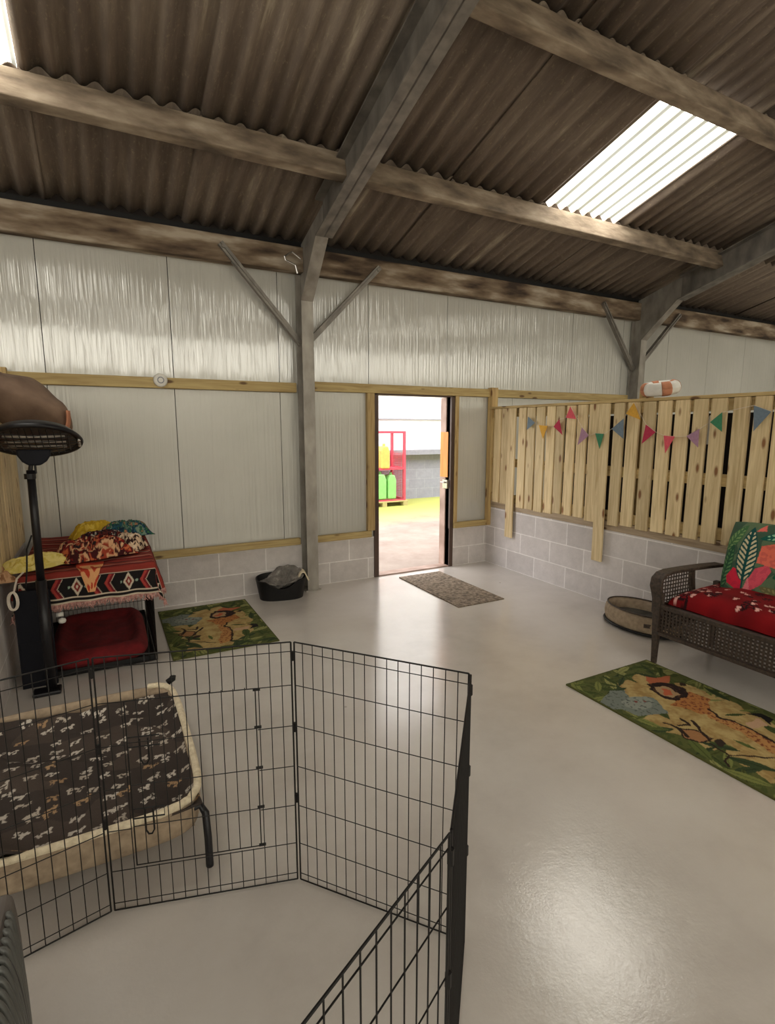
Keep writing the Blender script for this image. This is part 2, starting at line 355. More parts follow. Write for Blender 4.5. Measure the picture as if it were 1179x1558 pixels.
# corrugated roof sheets
PIT = .146; AMP = .024
def corr(x, y, off=0): return roofz(y)+AMP*math.cos(2*math.pi*(x-3.775)/PIT)+off
def sheet(b, x0, x1, ya, yb, off=0, tilt=.012):
    n = max(2, int(round((x1-x0)/PIT*10)))
    b.grid(n, 2, lambda u, v: (x0+(x1-x0)*u, ya+(yb-ya)*v, corr(x0+(x1-x0)*u, ya+(yb-ya)*v, off+tilt*(1-v))))
cols = [3.775+1.01*k for k in range(-9, 10)]          # left edge of each sheet
rows = [(5.42, 4.03), (4.08, 2.69), (2.74, 1.305), (1.395, -.02), (.07, YR)]
rrows = [(YR, -2.35), (-2.27, -3.65), (-3.57, -5.0), (-4.92, -7.55)]
def skyl(k, front, r):
    kk = (k-9) % 5
    if front: return r == 1 and kk == 0
    return (r == 1 and kk == 0) or (r == 3 and kk in (0, 1, 3, 4)) or (r == 2 and kk == 2)
b = MB(); wn = 0; skyobjs = []
for front, RW in ((True, rows), (False, rrows)):
    for r, (ya, yb) in enumerate(RW):
        for k, x0 in enumerate(cols):
            x1 = x0+1.01
            if x0 < -5.4 or x0 > 13: continue
            off = .018*(k % 2)+random.uniform(0, .004)
            if skyl(k, front, r):
                q = MB(); sheet(q, x0, x1+.0, ya, yb+(.10 if front else 0), .024)
                skyobjs.append((q, front))
            else: sheet(b, x0-.01, x1+.02, ya+(.07 if front and r == 2 and k == 9 else 0), yb, off)
ce = struct(b.build('ceiling', M['sheet'], smooth=True, solid=.006), 'underside of brown stained corrugated fibre cement roof')
b = MB()
for ya, yb in ((5.42, YR), (YR, -7.6)): b.prism([(-5.4, ya, roofz(ya)+.10), (13.4, ya, roofz(ya)+.10), (13.4, ya, roofz(ya)+.13), (-5.4, ya, roofz(ya)+.13)], (0, yb-ya, roofz(yb)-roofz(ya)))
b.build('sky_blocker', M['dark'], ce)  # unseen cover added above the sheets to block sky light at the seams
for q, front in skyobjs:
    wn += 1
    struct(q.build('window_%d' % wn, M['sky_front'] if front else M['sky_rear'], smooth=True, solid=.003), 'translucent corrugated skylight sheet in the roof')

# purlins
TH = math.atan(RS)
def purlin_mesh(x0, x1, y, depth=.2, th=.085, top=-.018):
    b = MB(); t = Vector((0, math.cos(TH), -math.sin(TH))); n = Vector((0, -math.sin(TH), -math.cos(TH)))
    p = Vector((x0, y, roofz(y)+top)); nseg = 8
    b.prism([p, p+t*th, p+t*th+n*(depth+top), p+n*(depth+top)], (x1-x0, 0, 0))
    return b
FR = [1.78, 6.52]      # portal frame centres
bays = [(-2.95, FR[0]-.02), (FR[0]+.08, FR[1]-.02), (FR[1]+.08, 11.2)]
plab = {0: 'stained concrete roof purlin nearest the eave, %s', 1: 'upper stained concrete roof purlin, %s', }
bn = ['in the left bay', 'in the middle bay that has the skylight', 'in the far right bay']
for i, (py, nm) in enumerate([(4.0, 'lower'), (2.66, 'upper')]):
    for j, (x0, x1) in enumerate(bays):
        if nm == 'upper' and j != 1: continue
        o = purlin_mesh(x0, x1, py).build('roof_purlin', M['concrete_purlin'], bevel=.008)
        desc = {('lower', 0): 'brown stained concrete roof purlin crossing the left bay',
                ('lower', 1): 'brown concrete roof purlin just below the skylight, its middle lit bright',
                ('lower', 2): 'short visible stretch of roof purlin in the far right bay',
                ('upper', 1): 'upper concrete roof purlin running past the top end of the skylight'}[(nm, j)]
        tag(o, desc, 'beam', 'roof purlins')
        if j == 2: bpy.data.objects.remove(o)
# eave beams
for j, (x0, x1) in enumerate([(-5, FR[0]-.0), (FR[0]+.0, FR[1]), (FR[1], 12.9)]):
    b = MB(); b.box(x0+.002, x1-.002, 5.02, WY-.002, 3.06, 3.28)
    o = b.build('eave_beam', M['eave_beam'], bevel=.008)
    tag(o, ['blotchy brown eave beam along the wall top, left of the near column', 'blotchy brown eave beam above the doorway between the two columns', 'dark patched eave beam right of the far column'][j], 'beam', 'eave beams')
b = MB(); b.box(-5, 13, WY-.06, WY, 3.285, 3.335); struct(b.build('trim_1', M['black']), 'added black strip standing for the dark gap between eave beam and roof')  # black strip put in for the dark gap, also keeps sky light out

# portal frames
def portal(x, lab):
    root = empty('portal_frame', lab, 'steel frame', (x, 5.04, 0), 0, 'steel portal frames')
    def L(b): return b
    fw, d = .115, .17                      # column flange width and depth
    b = MB(); b.box(-fw/2, fw/2, -.09, -.078, 0, 2.80); b.box(-fw/2, fw/2, .066, .078, .0, 3.05); b.box(-.005, .005, -.08, .07, 0, 3.2)
    b.box(-.08, .08, -.1, .085, 0, .012)
    b.build('column', M['galv'], root)
    # rafter I section
    b = MB(); w = .15; cx = -.02
    y0, y1 = 4.45-5.04, -2.0-5.04
    def rz(y, off): return roofz(y+5.04)+off
    for off, t in ((-.35, .014), (-.075, .014)):
        b.prism([(cx-w/2, y0, rz(y0, off)), (cx+w/2, y0, rz(y0, off)), (cx+w/2, y0, rz(y0, off)+t), (cx-w/2, y0, rz(y0, off)+t)], (0, YR+.02-5.04-y0, rz(YR+.02-5.04, off)-rz(y0, off)))
    b.prism([(cx-.006, y0, rz(y0, -.35)), (cx+.006, y0, rz(y0, -.35)), (cx+.006, y0, rz(y0, -.075)), (cx-.006, y0, rz(y0, -.075))], (0, YR+.02-5.04-y0, rz(YR+.02-5.04, -.35)-rz(y0, -.35)))
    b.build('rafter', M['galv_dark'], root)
    # haunch: web plate and sloping bottom flange
    b = MB()
    za = rz(y0, -.35)
    b.prism([(-.006, -.08, 2.80), (-.006, y0, za), (-.006, y0, rz(y0, -.06)), (-.006, .07, rz(.07, -.06)), (-.006, .07, 2.80)], (.012, 0, 0))
    b.prism([(-fw/2, -.09, 2.79), (-w/2-.02, y0, za), (-w/2-.02, y0, za+.014), (-fw/2, -.078, 2.80)], (fw, 0, 0))
    b.build('haunch', M['galv'], root)
    for s, xe, ze in ((-1, -.76, 3.2), (1, .78, 3.2)):
        b = MB(); b.bar((s*.03, .03, 2.42), (xe, -.035, ze), .05, .05, (0, 1, 0)); b.bar((s*.03, .02, 2.42), (xe, -.06, ze), .008, .03, (0, 1, 0))
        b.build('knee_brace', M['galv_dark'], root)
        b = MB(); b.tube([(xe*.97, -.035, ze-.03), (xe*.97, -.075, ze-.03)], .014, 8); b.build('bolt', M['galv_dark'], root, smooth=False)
    return root
p1 = portal(FR[0], 'grey steel portal frame nearest, column standing left of the doorway')
# bent hook bracket on the near column
b = MB(); b.tube([(-.09, -.1, 3.02), (-.11, -.1, 3.09), (-.20, -.1, 3.12), (-.21, -.1, 3.15), (-.14, -.1, 3.20), (-.06, -.1, 3.15)], .009, 6)
b.build('wire_bracket', M['chrome'], p1)
p2 = portal(FR[1], 'grey steel portal frame farther off, column rising behind the right slatted partition')
# wall rails
def rail(n, x0, x1, y0, y1, z0, z1, m, lab): 
    b = MB(); b.box(x0, x1, y0, y1, z0, z1); return struct(b.build('trim_%d' % n, M[m], bevel=.004), lab)
rail(2, XL+.0, 1.70, WY-.05, WY-.001, 1.965, 2.055, 'rail_x', 'treated timber rail across the cladding left of the column')
rail(3, 1.86, 6.44, WY-.05, WY-.001, 1.985, 2.075, 'rail_x', 'treated timber rail over the doorway')
rail(4, -4.9, XL-.1, WY-.05, WY-.001, 1.965, 2.055, 'rail_x', 'treated timber rail beyond the left partition')
rail(5, XL+.01, 1.70, WY-.06, WY-.016, .462, .53, 'rail_x', 'timber sill rail above the blockwork left of the column')
rail(6, 1.86, 2.50, WY-.06, WY-.016, .462, .53, 'rail_x', 'short timber sill rail left of the doorway')
rail(7, 2.46, 2.545, WY-.05, WY-.001, .53, 1.985, 'rail_z', 'timber stud left of the doorway')
rail(8, 3.575, 3.62, WY-.05, WY-.001, .53, 1.985, 'rail_z', 'narrow timber stud right of the doorway')
rail(9, 3.575, 4.07, WY-.06, WY-.016, .462, .53, 'rail_x', 'short timber sill rail right of the doorway')

# door
fr = MB(); fr.box(DX0-.055, DX0, WY-.03, WY+.1, 0, DZ+.0); fr.box(DX1, DX1+.05, WY-.03, WY+.1, 0, DZ); fr.box(DX0-.055, DX1+.05, WY-.03, WY+.1, DZ-.03, DZ+.015)
door = struct(fr.build('door_1', M['brownframe'], bevel=.003), 'open doorway with dark brown frame')
b = MB(); b.box(DX1-.012, DX1+.03, WY+.06, WY+.17, 0, DZ-.03); b.build('door_stop', M['leafdoor'], door)
b = MB(); b.box(-.003, .9, -.045, 0, .01, DZ-.04); lf = b.build('door_leaf', M['leafdoor'], door, loc=(DX1+.04, WY+.19, 0), rot=(0, 0, R_(38)), bevel=.003)
b = MB(); b.box(DX1-.016, DX1-.0121, WY+.01, WY+.165, 1.06, 1.58); b.build('edge_panel', M['orangewood'], door)
b = MB(); b.box(DX1-.03, DX1-.001, WY-.0, WY+.09, .93, 1.03); b.tube([(DX1-.02, WY+.02, 1.0), (DX1-.055, WY+.02, 1.0), (DX1-.055, WY+.09, 1.0)], .008, 8); b.build('latch_plate', M['chrome'], door)
b = MB(); b.box(DX0, DX1, WY-.02, WY+.12, 0, .012); b.build('threshold', M['leafdoor'], door)

# ------------------------------------------------------------------ outside
b = MB(); b.box(-6, 26, WY+.12, 30, -.12, -.01); struct(b.build('ground', M['yard']), 'pale concrete yard outside the doorway')
bd = empty('building', 'white clad building over grey blockwork across the yard', 'building', (6.7, 10.8, 0))
b = MB(); b.box(-6.7, 9, -.05, .3, -.05, 1.06); b.build('block_wall', M['block_out'], bd)
b = MB()
for i in range(14):
    b.box(-6.7, 9, -.14+(.012 if i % 2 else 0), .3, 1.14+i*.33, 1.14+(i+1)*.33-.004)
b.build('cladding', M['outwhite'], bd)
b = MB(); b.box(-6.7, 9, -.30, -.10, 1.03, 1.14); b.build('gutter', M['gutter'], bd)
b = MB(); b.box(-6.7, 9, -.16, -.14, 1.82, 1.84); b.build('joint_strip', M['gutter'], bd)
cage = empty('storage_cage', 'red mesh storage cage standing on a pallet in the yard', 'cage', (5.1, 10.15, .1))
b = MB()
for x in (-.55, .53):
    for y in (-.25, .3): b.box(x, x+.05, y-.025, y+.025, 0, 1.46)
for z in (0, .66, 1.42):
    for y in (-.25, .3): b.box(-.55, .58, y-.02, y+.02, z, z+.045 if z else .03)
    for x in (-.55, .53): b.box(x, x+.05, -.25, .3, z, z+.045)
b.build('cage_frame', M['redmetal'], cage)
b = MB()
for i in range(30):
    x = -.5+i*.036; b.box(x, x+.006, .29, .297, .04, 1.0 if True else 1.4)
for i in range(28): b.box(-.52, .55, .29, .297, .04+i*.036, .046+i*.036)
for i in range(14):
    y = -.22+i*.038; b.box(.55, .556, y, y+.006, .04, 1.0)
for i in range(28): b.box(.55, .556, -.22, .28, .04+i*.036, .046+i*.036)
b.box(-.5, .53, -.22, .28, .67, .69)
b.build('mesh_panel', M['redmetal'], cage)
b = MB()
for i in range(6): b.box(-.62, .62, -.33+i*.13, -.24+i*.13, .08, .1)
for x in (-.6, 0, .5): b.box(x, x+.1, -.33, .41, -.01, .08)
tag(b.build('pallet', M['pallet'], loc=(5.1, 10.15, 0)), 'pale wooden pallet beneath the red storage cage', 'pallet')
def can(x, y, z, w, h, m, lab, grp=None):
    r = empty('jerry_can', lab, 'container', (x, y, z), 0, grp)
    b = MB(); b.prism([(-w/2, -.12, 0), (w/2, -.12, 0), (w/2, -.12, h*.78), (w*.3, -.12, h), (-w*.3, -.12, h), (-w/2, -.12, h*.78)], (0, .24, 0)); b.build('body', M[m], r, bevel=.02)
    b = MB(); b.lathe([(0, .05), (.03, .05), (.03, 0)], 12, (w*.1, 0, h)); b.build('cap', M[m], r)
can(5.19, 9.98, .795, .2, .46, 'yellowcan', 'yellow container on the upper shelf of the red cage')
can(5.36, 10.0, .15, .19, .5, 'greencan', 'right-hand green container at the bottom of the red cage', 'green containers in the cage')
can(5.10, 10.0, .15, .24, .52, 'greencan', 'left-hand green container at the bottom of the cage, partly behind the door jamb', 'green containers in the cage')

# ------------------------------------------------------------------ right partition
b = MB(); b.box(XR, XR+.1, .2, WY-.016, 0, .69); struct(b.build('wall_stall_right', M['block_y']), 'low grey blockwork wall under the right slatted partition')
bpy.data.objects['wall_stall_right'].data.materials.clear()
def block_yz():
    m = M['block_x'].copy(); m.name = 'painted_blockwork_yz'
    for n in m.node_tree.nodes:
        if n.type == 'MAPPING' and abs(n.inputs['Rotation'].default_value[0]) > 1:
            n.inputs['Rotation'].default_value = (-math.pi/2, 0, -math.pi/2) if False else (0, 0, 0)
            nt = m.node_tree; src = n.inputs[0].links[0].from_socket; dst = [l.to_socket for l in n.outputs[0].links]
            sx = nt.nodes.new('ShaderNodeSeparateXYZ'); cb = nt.nodes.new('ShaderNodeCombineXYZ'); nt.links.new(src, sx.inputs[0])
            nt.links.new(sx.outputs[1], cb.inputs[0]); nt.links.new(sx.outputs[2], cb.inputs[1])
            for d in dst: nt.links.new(cb.outputs[0], d)
    return m
def fix_xz(m):
    for n in m.node_tree.nodes:
        if n.type == 'MAPPING' and abs(n.inputs['Rotation'].default_value[0]) > 1:
            nt = m.node_tree; src = n.inputs[0].links[0].from_socket; dst = [l.to_socket for l in n.outputs[0].links]
            sx = nt.nodes.new('ShaderNodeSeparateXYZ'); cb = nt.nodes.new('ShaderNodeCombineXYZ'); nt.links.new(src, sx.inputs[0])
            nt.links.new(sx.outputs[0], cb.inputs[0]); nt.links.new(sx.outputs[2], cb.inputs[1])
            for d in dst: nt.links.new(cb.outputs[0], d)
M['block_yz'] = block_yz(); fix_xz(M['block_x']); fix_xz(M['block_out'])
bpy.data.objects['wall_stall_right'].data.materials.append(M['block_yz'])

pr = empty('slatted_partition', 'tall pale timber slatted partition on the low block wall right of the doorway', 'partition', (XR, 2.6, .69), 0)
def PB(b): return b
def loc(y): return y-2.6
b = MB(); b.box(-.005, .12, loc(.25), loc(5.06), 0, .085); b.build('sill_board', M['sill'], pr, bevel=.004)
b = MB(); b.box(-.035, .10, loc(.25), loc(5.07), 1.155, 1.18); b.build('cap_rail', M['rail_y'], pr, bevel=.003)
for z0 in (.09, .50, 1.06):
    b = MB(); b.box(.0, .045, loc(.25), loc(5.06), z0, z0+.09); b.build('cross_rail', M['rail_y'], pr, bevel=.003)
b = MB(); b.box(-.03, .06, loc(5.035), loc(5.115), -.22, 1.4); b.build('corner_post', M['rail_z'], pr, bevel=.004)
for y in (3.05, .9): b = MB(); b.box(.046, .12, loc(y), loc(y+.09), 0.085, 1.25 if y == 3.05 else 1.15); b.build('post', M['rail_z'], pr, bevel=.004)
edges = [(4.99, 4.878, 0), (4.857, 4.749, 0), (4.728, 4.61, 1), (4.573, 4.46, 0), (4.437, 4.32, 0), (4.297, 4.181, 0), (4.153, 4.038, 0), (4.022, 3.916, 0), (3.89, 3.778, 0), (3.747, 3.631, 0), (3.603, 3.487, 0), (3.473, 3.36, 1), (3.332, 3.225, 0), (3.195, 3.08, 0), (3.04, 2.925, 0), (2.894, 2.779, 0), (2.755, 2.638, 0), (2.604, 2.492, 0), (2.459, 2.345, 0), (2.30, 2.19, 0), (2.165, 2.055, 0)]
y = 2.03
while y > .35: edges.append((y, y-.112, 0)); y -= .135
for k, (ya, yb, lg) in enumerate(edges):
    b = MB(); z0 = (.385-.69) if lg else .06+random.uniform(-.012, .012)
    h = 1.153-z0; w = ya-yb
    if lg: b.box(-.042, -.024, -w/2, w/2, 0, h)
    else: b.box(-.024, -.002, -w/2, w/2, 0, h)
    o = b.build('slat', M['slat'], pr, bevel=.002); o.location = (0, loc((ya+yb)/2), z0); o.rotation_euler = (R_(random.uniform(-.35, .35)), 0, 0)
    if lg: o['label'] = 'longer slat reaching down over the blockwork'
# dark sheet added behind the slats so their gaps read dark
b = MB(); b.box(XR+.25, XR+.27, .3, 4.2, .0, 1.74); tag(b.build('dark_board', M['dark']), 'dark sheet added behind the right partition so the slat gaps read dark', 'board')
b = MB(); b.prism([(XR+.012, 2.475, 1.50), (XR+.012, 2.505, 1.50), (XR+.012, 2.505, 1.70), (XR+.012, 2.49, 1.72), (XR+.012, 2.475, 1.70)], (.02, 0, 0)); b.cur = 1; b.box(XR+.012, XR+.03, 2.482, 2.498, 1.281, 1.50)
tag(b.build('white_paddle', [M['white'], M['dark']]), 'white strip showing through a slat gap beside the green pennant', 'paddle')

# bunting
F = [('f_blue', [(4.398, 1.746), (4.287, 1.679), (4.396, 1.605)]), ('f_yellow', [(4.233, 1.656), (4.1, 1.646), (4.154, 1.515)]), ('f_maroon', [(4.023, 1.639), (3.947, 1.711), (3.89, 1.558)]),
     ('f_pink', [(3.867, 1.725), (3.812, 1.83), (3.726, 1.708)]), ('f_purple', [(3.661, 1.632), (3.571, 1.554), (3.692, 1.464)]), ('f_green', [(3.5, 1.577), (3.4, 1.571), (3.432, 1.436)]),
     ('f_blue', [(3.322, 1.617), (3.199, 1.707), (3.183, 1.531)]), ('f_yellow', [(3.184, 1.745), (3.108, 1.836), (3.027, 1.692)]), ('f_maroon', [(2.982, 1.654), (2.884, 1.59), (3.0, 1.493)]),
     ('f_pink', [(2.812, 1.564), (2.712, 1.557), (2.78, 1.422)]), ('f_purple', [(2.62, 1.561), (2.519, 1.618), (2.513, 1.478)]), ('f_green', [(2.445, 1.667), (2.359, 1.738), (2.345, 1.597)]),
     ('f_blue', [(2.149, 1.779), (2.032, 1.733), (2.128, 1.603)])]
bt = empty('bunting', 'string of coloured felt triangle flags hung across the slatted partition', 'bunting', (4.03, 3.2, 1.6))
sp = []
for c, T in F:
    b = MB(); pts = [(-.004-.006*i, y-3.2, z-1.6) for i, (y, z) in enumerate(T)]; b.prism(pts, (.003, 0, 0))
    o = b.build('flag', M[c], bt); o['label'] = {'f_blue': 'blue-grey', 'f_yellow': 'mustard yellow', 'f_maroon': 'raspberry', 'f_pink': 'pink', 'f_purple': 'lilac', 'f_green': 'green'}[c]+' felt flag'
    T2 = sorted(T, key=lambda t: -t[0]); top2 = sorted(T, key=lambda t: -t[1])[:2]; top2.sort(key=lambda t: -t[0]); sp += [(-.002, y-3.2, z-1.6) for y, z in top2]
b = MB(); b.tube(sp, .0015, 5); b.build('string', M['rope'], bt)

# round life-ring cushion on the partition top
lr = empty('life_ring', 'small white and orange-brown life ring lying on the slatted partition top', 'life ring', (4.13, 2.95, 1.87+.045))
vs = MB(); NR = 32; cr, tr = .125, .045
def ringpt(u, v, k=1): 
    a = 2*math.pi*u; c = 2*math.pi*v; return ((cr+tr*k*math.cos(c))*math.cos(a)*.62, (cr+tr*k*math.cos(c))*math.sin(a)*1.0, tr*k*math.sin(c)*1.2)
vs.grid(36, 12, lambda u, v: ringpt(u, v)); vs.build('ring', M['white'], lr, smooth=True)
for k in range(4):
    b = MB(); b.grid(4, 12, lambda u, v: ringpt((k+.32+u*.34)/4, v, 1.05)); b.build('band', M['tan_trim'], lr, smooth=True, solid=.002)
lr.rotation_euler = (R_(0), R_(-12), 0); lr.location.z = 1.95

# ------------------------------------------------------------------ left partition
b = MB(); b.box(XL-.1, XL, 3.3, WY-.016, 0, .72); struct(b.build('wall_stall_left', M['block_yz']), 'low blockwork wall under the left slatted partition')
pl = empty('slatted_partition', 'pale timber slatted partition at the left edge behind the patio heater', 'partition', (XL, 4.2, .72))
b = MB(); b.box(-.1, .0, -.85, .9, 0, .07); b.build('sill_board', M['sill'], pl)
b = MB(); b.box(-.1, .03, -.85, .9, 1.135, 1.16); b.build('cap_rail', M['rail_y'], pl)
for z0 in (.5, 1.04):
    b = MB(); b.box(-.05, -.0, -.85, .9, z0, z0+.09); b.build('cross_rail', M['rail_y'], pl)
b = MB(); b.box(-.07, .012, .83, .90, 0, 1.36); b.build('corner_post', M['rail_z'], pl)
y = .82
while y > -.8:
    b = MB(); b.box(.001, .021, -.048, .048, 0, 1.11); o = b.build('slat', M['slat'], pl, bevel=.002); o.location = (0, y-.05, .02); y -= .108

# brown cushion draped over it
cu = empty('floor_cushion', 'slumped brown fabric cushion lying over the left partition top behind the heater', 'cushion', (-.50, 4.28, 1.765))
b = MB()
def sack(u, v):
    a = 2*math.pi*u; p = math.pi*(v-.5)
    x = math.copysign(abs(math.cos(a)), math.cos(a))*math.cos(p)**.6*.36; y = math.sin(a)*math.cos(p)**.6*.22; z = math.sin(p)*.165
    n = .05*nz(x*4+3, y*4, z*5)
    z += -.16*max(0, x) + n
    return (x, y, z+.04+n)
b.grid(48, 24, sack); b.build('cover', M['brown'], cu, smooth=True)
b = MB(); b.grid(16, 10, lambda u, v: (.325+.02*math.sin(math.pi*v), -.12+.10*u*(1-.3*v), -.13+.20*v)); b.build('end_panel', M['tan_trim'], cu, smooth=True, solid=.012)
cu.rotation_euler = (0, R_(17), R_(-8))

# smoke alarm disc on rail
dz = empty('wall_disc', 'small round white disc fixed to the timber rail on the left wall', 'detector', (.482, WY-.05, 2.03))
b = MB(); b.lathe([(0, .03), (.045, .03), (.055, .022), (.058, 0), (0, 0)], 28); b.build('housing', M['white'], dz, rot=(R_(90), 0, 0), smooth=True)
b = MB(); b.lathe([(.02, .032), (.024, .034), (.028, .032)], 24); b.build('inner_ring', M['gutter'], dz, rot=(R_(90), 0, 0), smooth=True)

# ------------------------------------------------------------------ rugs and mats
SH = {'tan': [(0.284, 0.149), (0.553, 0.137), (0.569, 0.239), (0.673, 0.355), (0.7, 0.513), (0.701, 0.672), (0.669, 0.754), (0.675, 0.872), (0.599, 1.003), (0.438, 1.177), (0.098, 1.159), (0.124, 1.045), (0.127, 0.925), (0.114, 0.805), (0.092, 0.713), (0.051, 0.607), (0.1, 0.475), (0.173, 0.288)],
'ele': [(0.04, 0.243), (0.182, 0.196), (0.257, 0.236), (0.205, 0.304), (0.288, 0.335), (0.34, 0.376), (0.297, 0.458), (0.246, 0.529), (0.139, 0.496), (0.071, 0.472), (0.057, 0.38), (-0.023, 0.338), (-0.027, 0.286)],
'elehead': [(0.128, 0.317), (0.225, 0.302), (0.309, 0.346), (0.298, 0.406), (0.226, 0.445), (0.127, 0.43), (0.096, 0.376)],
'crest': [(0.477, 0.236), (0.545, 0.164), (0.582, 0.215), (0.692, 0.236), (0.603, 0.303), (0.508, 0.282)],
'mane': [(0.46, 0.242), (0.544, 0.257), (0.608, 0.32), (0.612, 0.395), (0.573, 0.445), (0.517, 0.47), (0.421, 0.459), (0.381, 0.411), (0.4, 0.326)],
'face': [(0.463, 0.288), (0.529, 0.308), (0.535, 0.369), (0.509, 0.425), (0.444, 0.431), (0.414, 0.388), (0.422, 0.337)],
'face2': [(0.483, 0.327), (0.515, 0.364), (0.476, 0.416), (0.424, 0.394)],
'body': [(0.337, 0.479), (0.552, 0.434), (0.608, 0.436), (0.618, 0.55), (0.523, 0.602), (0.461, 0.667), (0.403, 0.624), (0.377, 0.525)],
'neck': [(0.496, 0.613), (0.46, 0.69), (0.493, 0.787), (0.485, 0.891), (0.47, 0.974), (0.445, 1.075), (0.356, 1.099), (0.36, 0.993), (0.38, 0.946), (0.413, 0.832), (0.408, 0.731), (0.411, 0.664)],
'monk': [(0.153, 0.662), (0.219, 0.718), (0.22, 0.801), (0.131, 0.794), (0.093, 0.734)],
'monkh': [(0.211, 0.817), (0.259, 0.818), (0.238, 0.861), (0.199, 0.879), (0.176, 0.857)],
'birdb': [(0.629, 0.744), (0.709, 0.775), (0.709, 0.845), (0.634, 0.873), (0.674, 0.803)],
'birdw': [(0.541, 0.802), (0.653, 0.804), (0.614, 0.873), (0.494, 0.847)],
'blob': [(0.661, 0.324), (0.678, 0.352), (0.652, 0.379), (0.627, 0.36)]}
SC = {'ele': (124, 132, 122), 'elehead': (146, 152, 140), 'crest': (190, 98, 52), 'mane': (44, 26, 22), 'face': (178, 142, 96), 'face2': (196, 92, 44), 'body': (184, 116, 44), 'neck': (190, 132, 62),
      'monk': (172, 118, 66), 'monkh': (56, 40, 30), 'birdb': (26, 22, 22), 'birdw': (204, 160, 120), 'blob': (60, 40, 30)}
ST = [([(0.132, 0.585), (0.152, 0.629), (0.154, 0.673), (0.12, 0.738)], .009), ([(0.256, 0.605), (0.237, 0.663), (0.181, 0.644)], .009), ([(0.294, 0.648), (0.237, 0.728), (0.189, 0.805)], .010),
      ([(0.158, 0.828), (0.153, 0.929), (0.221, 0.974), (0.324, 1.047)], .006), ([(0.496, 0.613), (0.46, 0.69), (0.493, 0.787), (0.485, 0.891), (0.47, 0.974), (0.445, 1.075)], .009), ([(0.144, 0.934), (0.075, 0.95), (0.056, 0.975)], .005),
      ([(0.153, 0.662), (0.219, 0.718), (0.22, 0.801), (0.131, 0.794), (0.093, 0.734), (0.153, 0.662)], .005)]
RW_, RL_ = .78, 1.25
rng = random.Random(3)
leaves = []
for i in range(300):
    u = rng.uniform(0, RW_); v = rng.uniform(0, RL_)
    if inpoly(u, v, SH['tan']) and rng.random() < .93: continue
    a = rng.uniform(0, math.pi); L = rng.uniform(.04, .11)
    c = rng.choice([(70, 84, 34), (96, 108, 44), (130, 136, 62), (58, 74, 40), (150, 150, 80), (84, 92, 36)])
    leaves.append((u, v, math.cos(a), math.sin(a), L, L*rng.uniform(.18, .32), rgb(*c)))
def rugcol(u, v):
    du = u+.012*nz(u*22, v*22, 5); dv = v+.012*nz(u*22, v*22, 9)
    c = rgb(92, 98, 42)
    if nz(u*30, v*30) > .12: c = rgb(76, 86, 36)
    if inpoly(du+.03*nz(u*9, v*9), dv+.03*nz(u*9, v*9, 4), SH['tan']):
        c = mix(rgb(196, 168, 100), rgb(168, 134, 70), min(1, max(0, .5+1.1*nz(u*14, v*14, 2)+.7*nz(u*50, v*50))))
    for (lu, lv, ca, sa, L, W, lc) in leaves:
        dx, dy = u-lu, v-lv; s = dx*ca+dy*sa
        if abs(s) < L:
            t = abs(-dx*sa+dy*ca); w = W*(1-(s/L)**2)
            if t < w: c = lc if t > .0035 else tuple(x*.6 for x in lc[:3])+(1,)
    for k in ('ele', 'elehead', 'crest', 'body', 'neck', 'mane', 'face', 'face2', 'monk', 'monkh', 'birdw', 'birdb', 'blob'):
        if inpoly(du, dv, SH[k]):
            c = rgb(*SC[k])
            n = nz(u*60, v*60, 7)
            if k in ('body', 'neck') and n > .18: c = rgb(136, 70, 30)
            if k in ('ele', 'elehead') and n > .3: c = rgb(92, 100, 92)
            if k == 'mane' and n > .35: c = rgb(90, 56, 34)
    for P, w in ST:
        if segd(du, dv, P) < w: c = rgb(50, 32, 24)
    if math.hypot(u-.20, v-.36) < .011 or math.hypot(u-.25, v-.38) < .010: c = rgb(130, 60, 50)
    if min(u, v, RW_-u, RL_-v) < .008: c = rgb(86, 88, 40)
    g = sum(c[:3])/3
    return tuple((x*.86+g*.14)*.82 for x in c[:3])+(1,)
def make_rug(name, W, L, lab, cat, group):
    b = MB(); nu, nv = 150, 236
    b.grid(nu, nv, lambda u, v: (u*W, -v*L, .009+.001*nz(u*30, v*40)))
    paint = [rugcol(i/nu*RW_, j/nv*RL_) for j in range(nv+1) for i in range(nu+1)]
    n0 = len(b.v); b.box(0, W, -L, 0, 0, .0078); paint += [rgb(82, 84, 42)]*8
    # flip grid faces to face up
    b.f[:nu*nv] = [f[::-1] for f in b.f[:nu*nv]]
    return tag(b.build(name, M['print'], paint=paint), lab, cat, group)
rg = make_rug('jungle_rug', RW_, RL_, 'green and tan jungle animal rug on the floor in front of the wicker sofa', 'rug', 'jungle animal rugs')
rg.location = (2.503, 2.29, 0)
r2 = rg.copy(); COL.objects.link(r2); r2.location = (.33, 4.98, 0); r2.scale = (.985, .905, 1); r2['label'] = 'green and tan jungle animal rug beside the wire crate by the back wall'
b = MB(); b.grid(60, 110, lambda u, v: (u*.53, -v*1.12, .010+.0025*nz(u*40, v*80))); b.f = [f[::-1] for f in b.f]; b.box(0, .53, -1.12, 0, 0, .009)
dm = tag(b.build('doormat', M['mat'], loc=(2.77, 4.955, 0)), 'plain grey-brown doormat on the floor just inside the doorway', 'doormat')

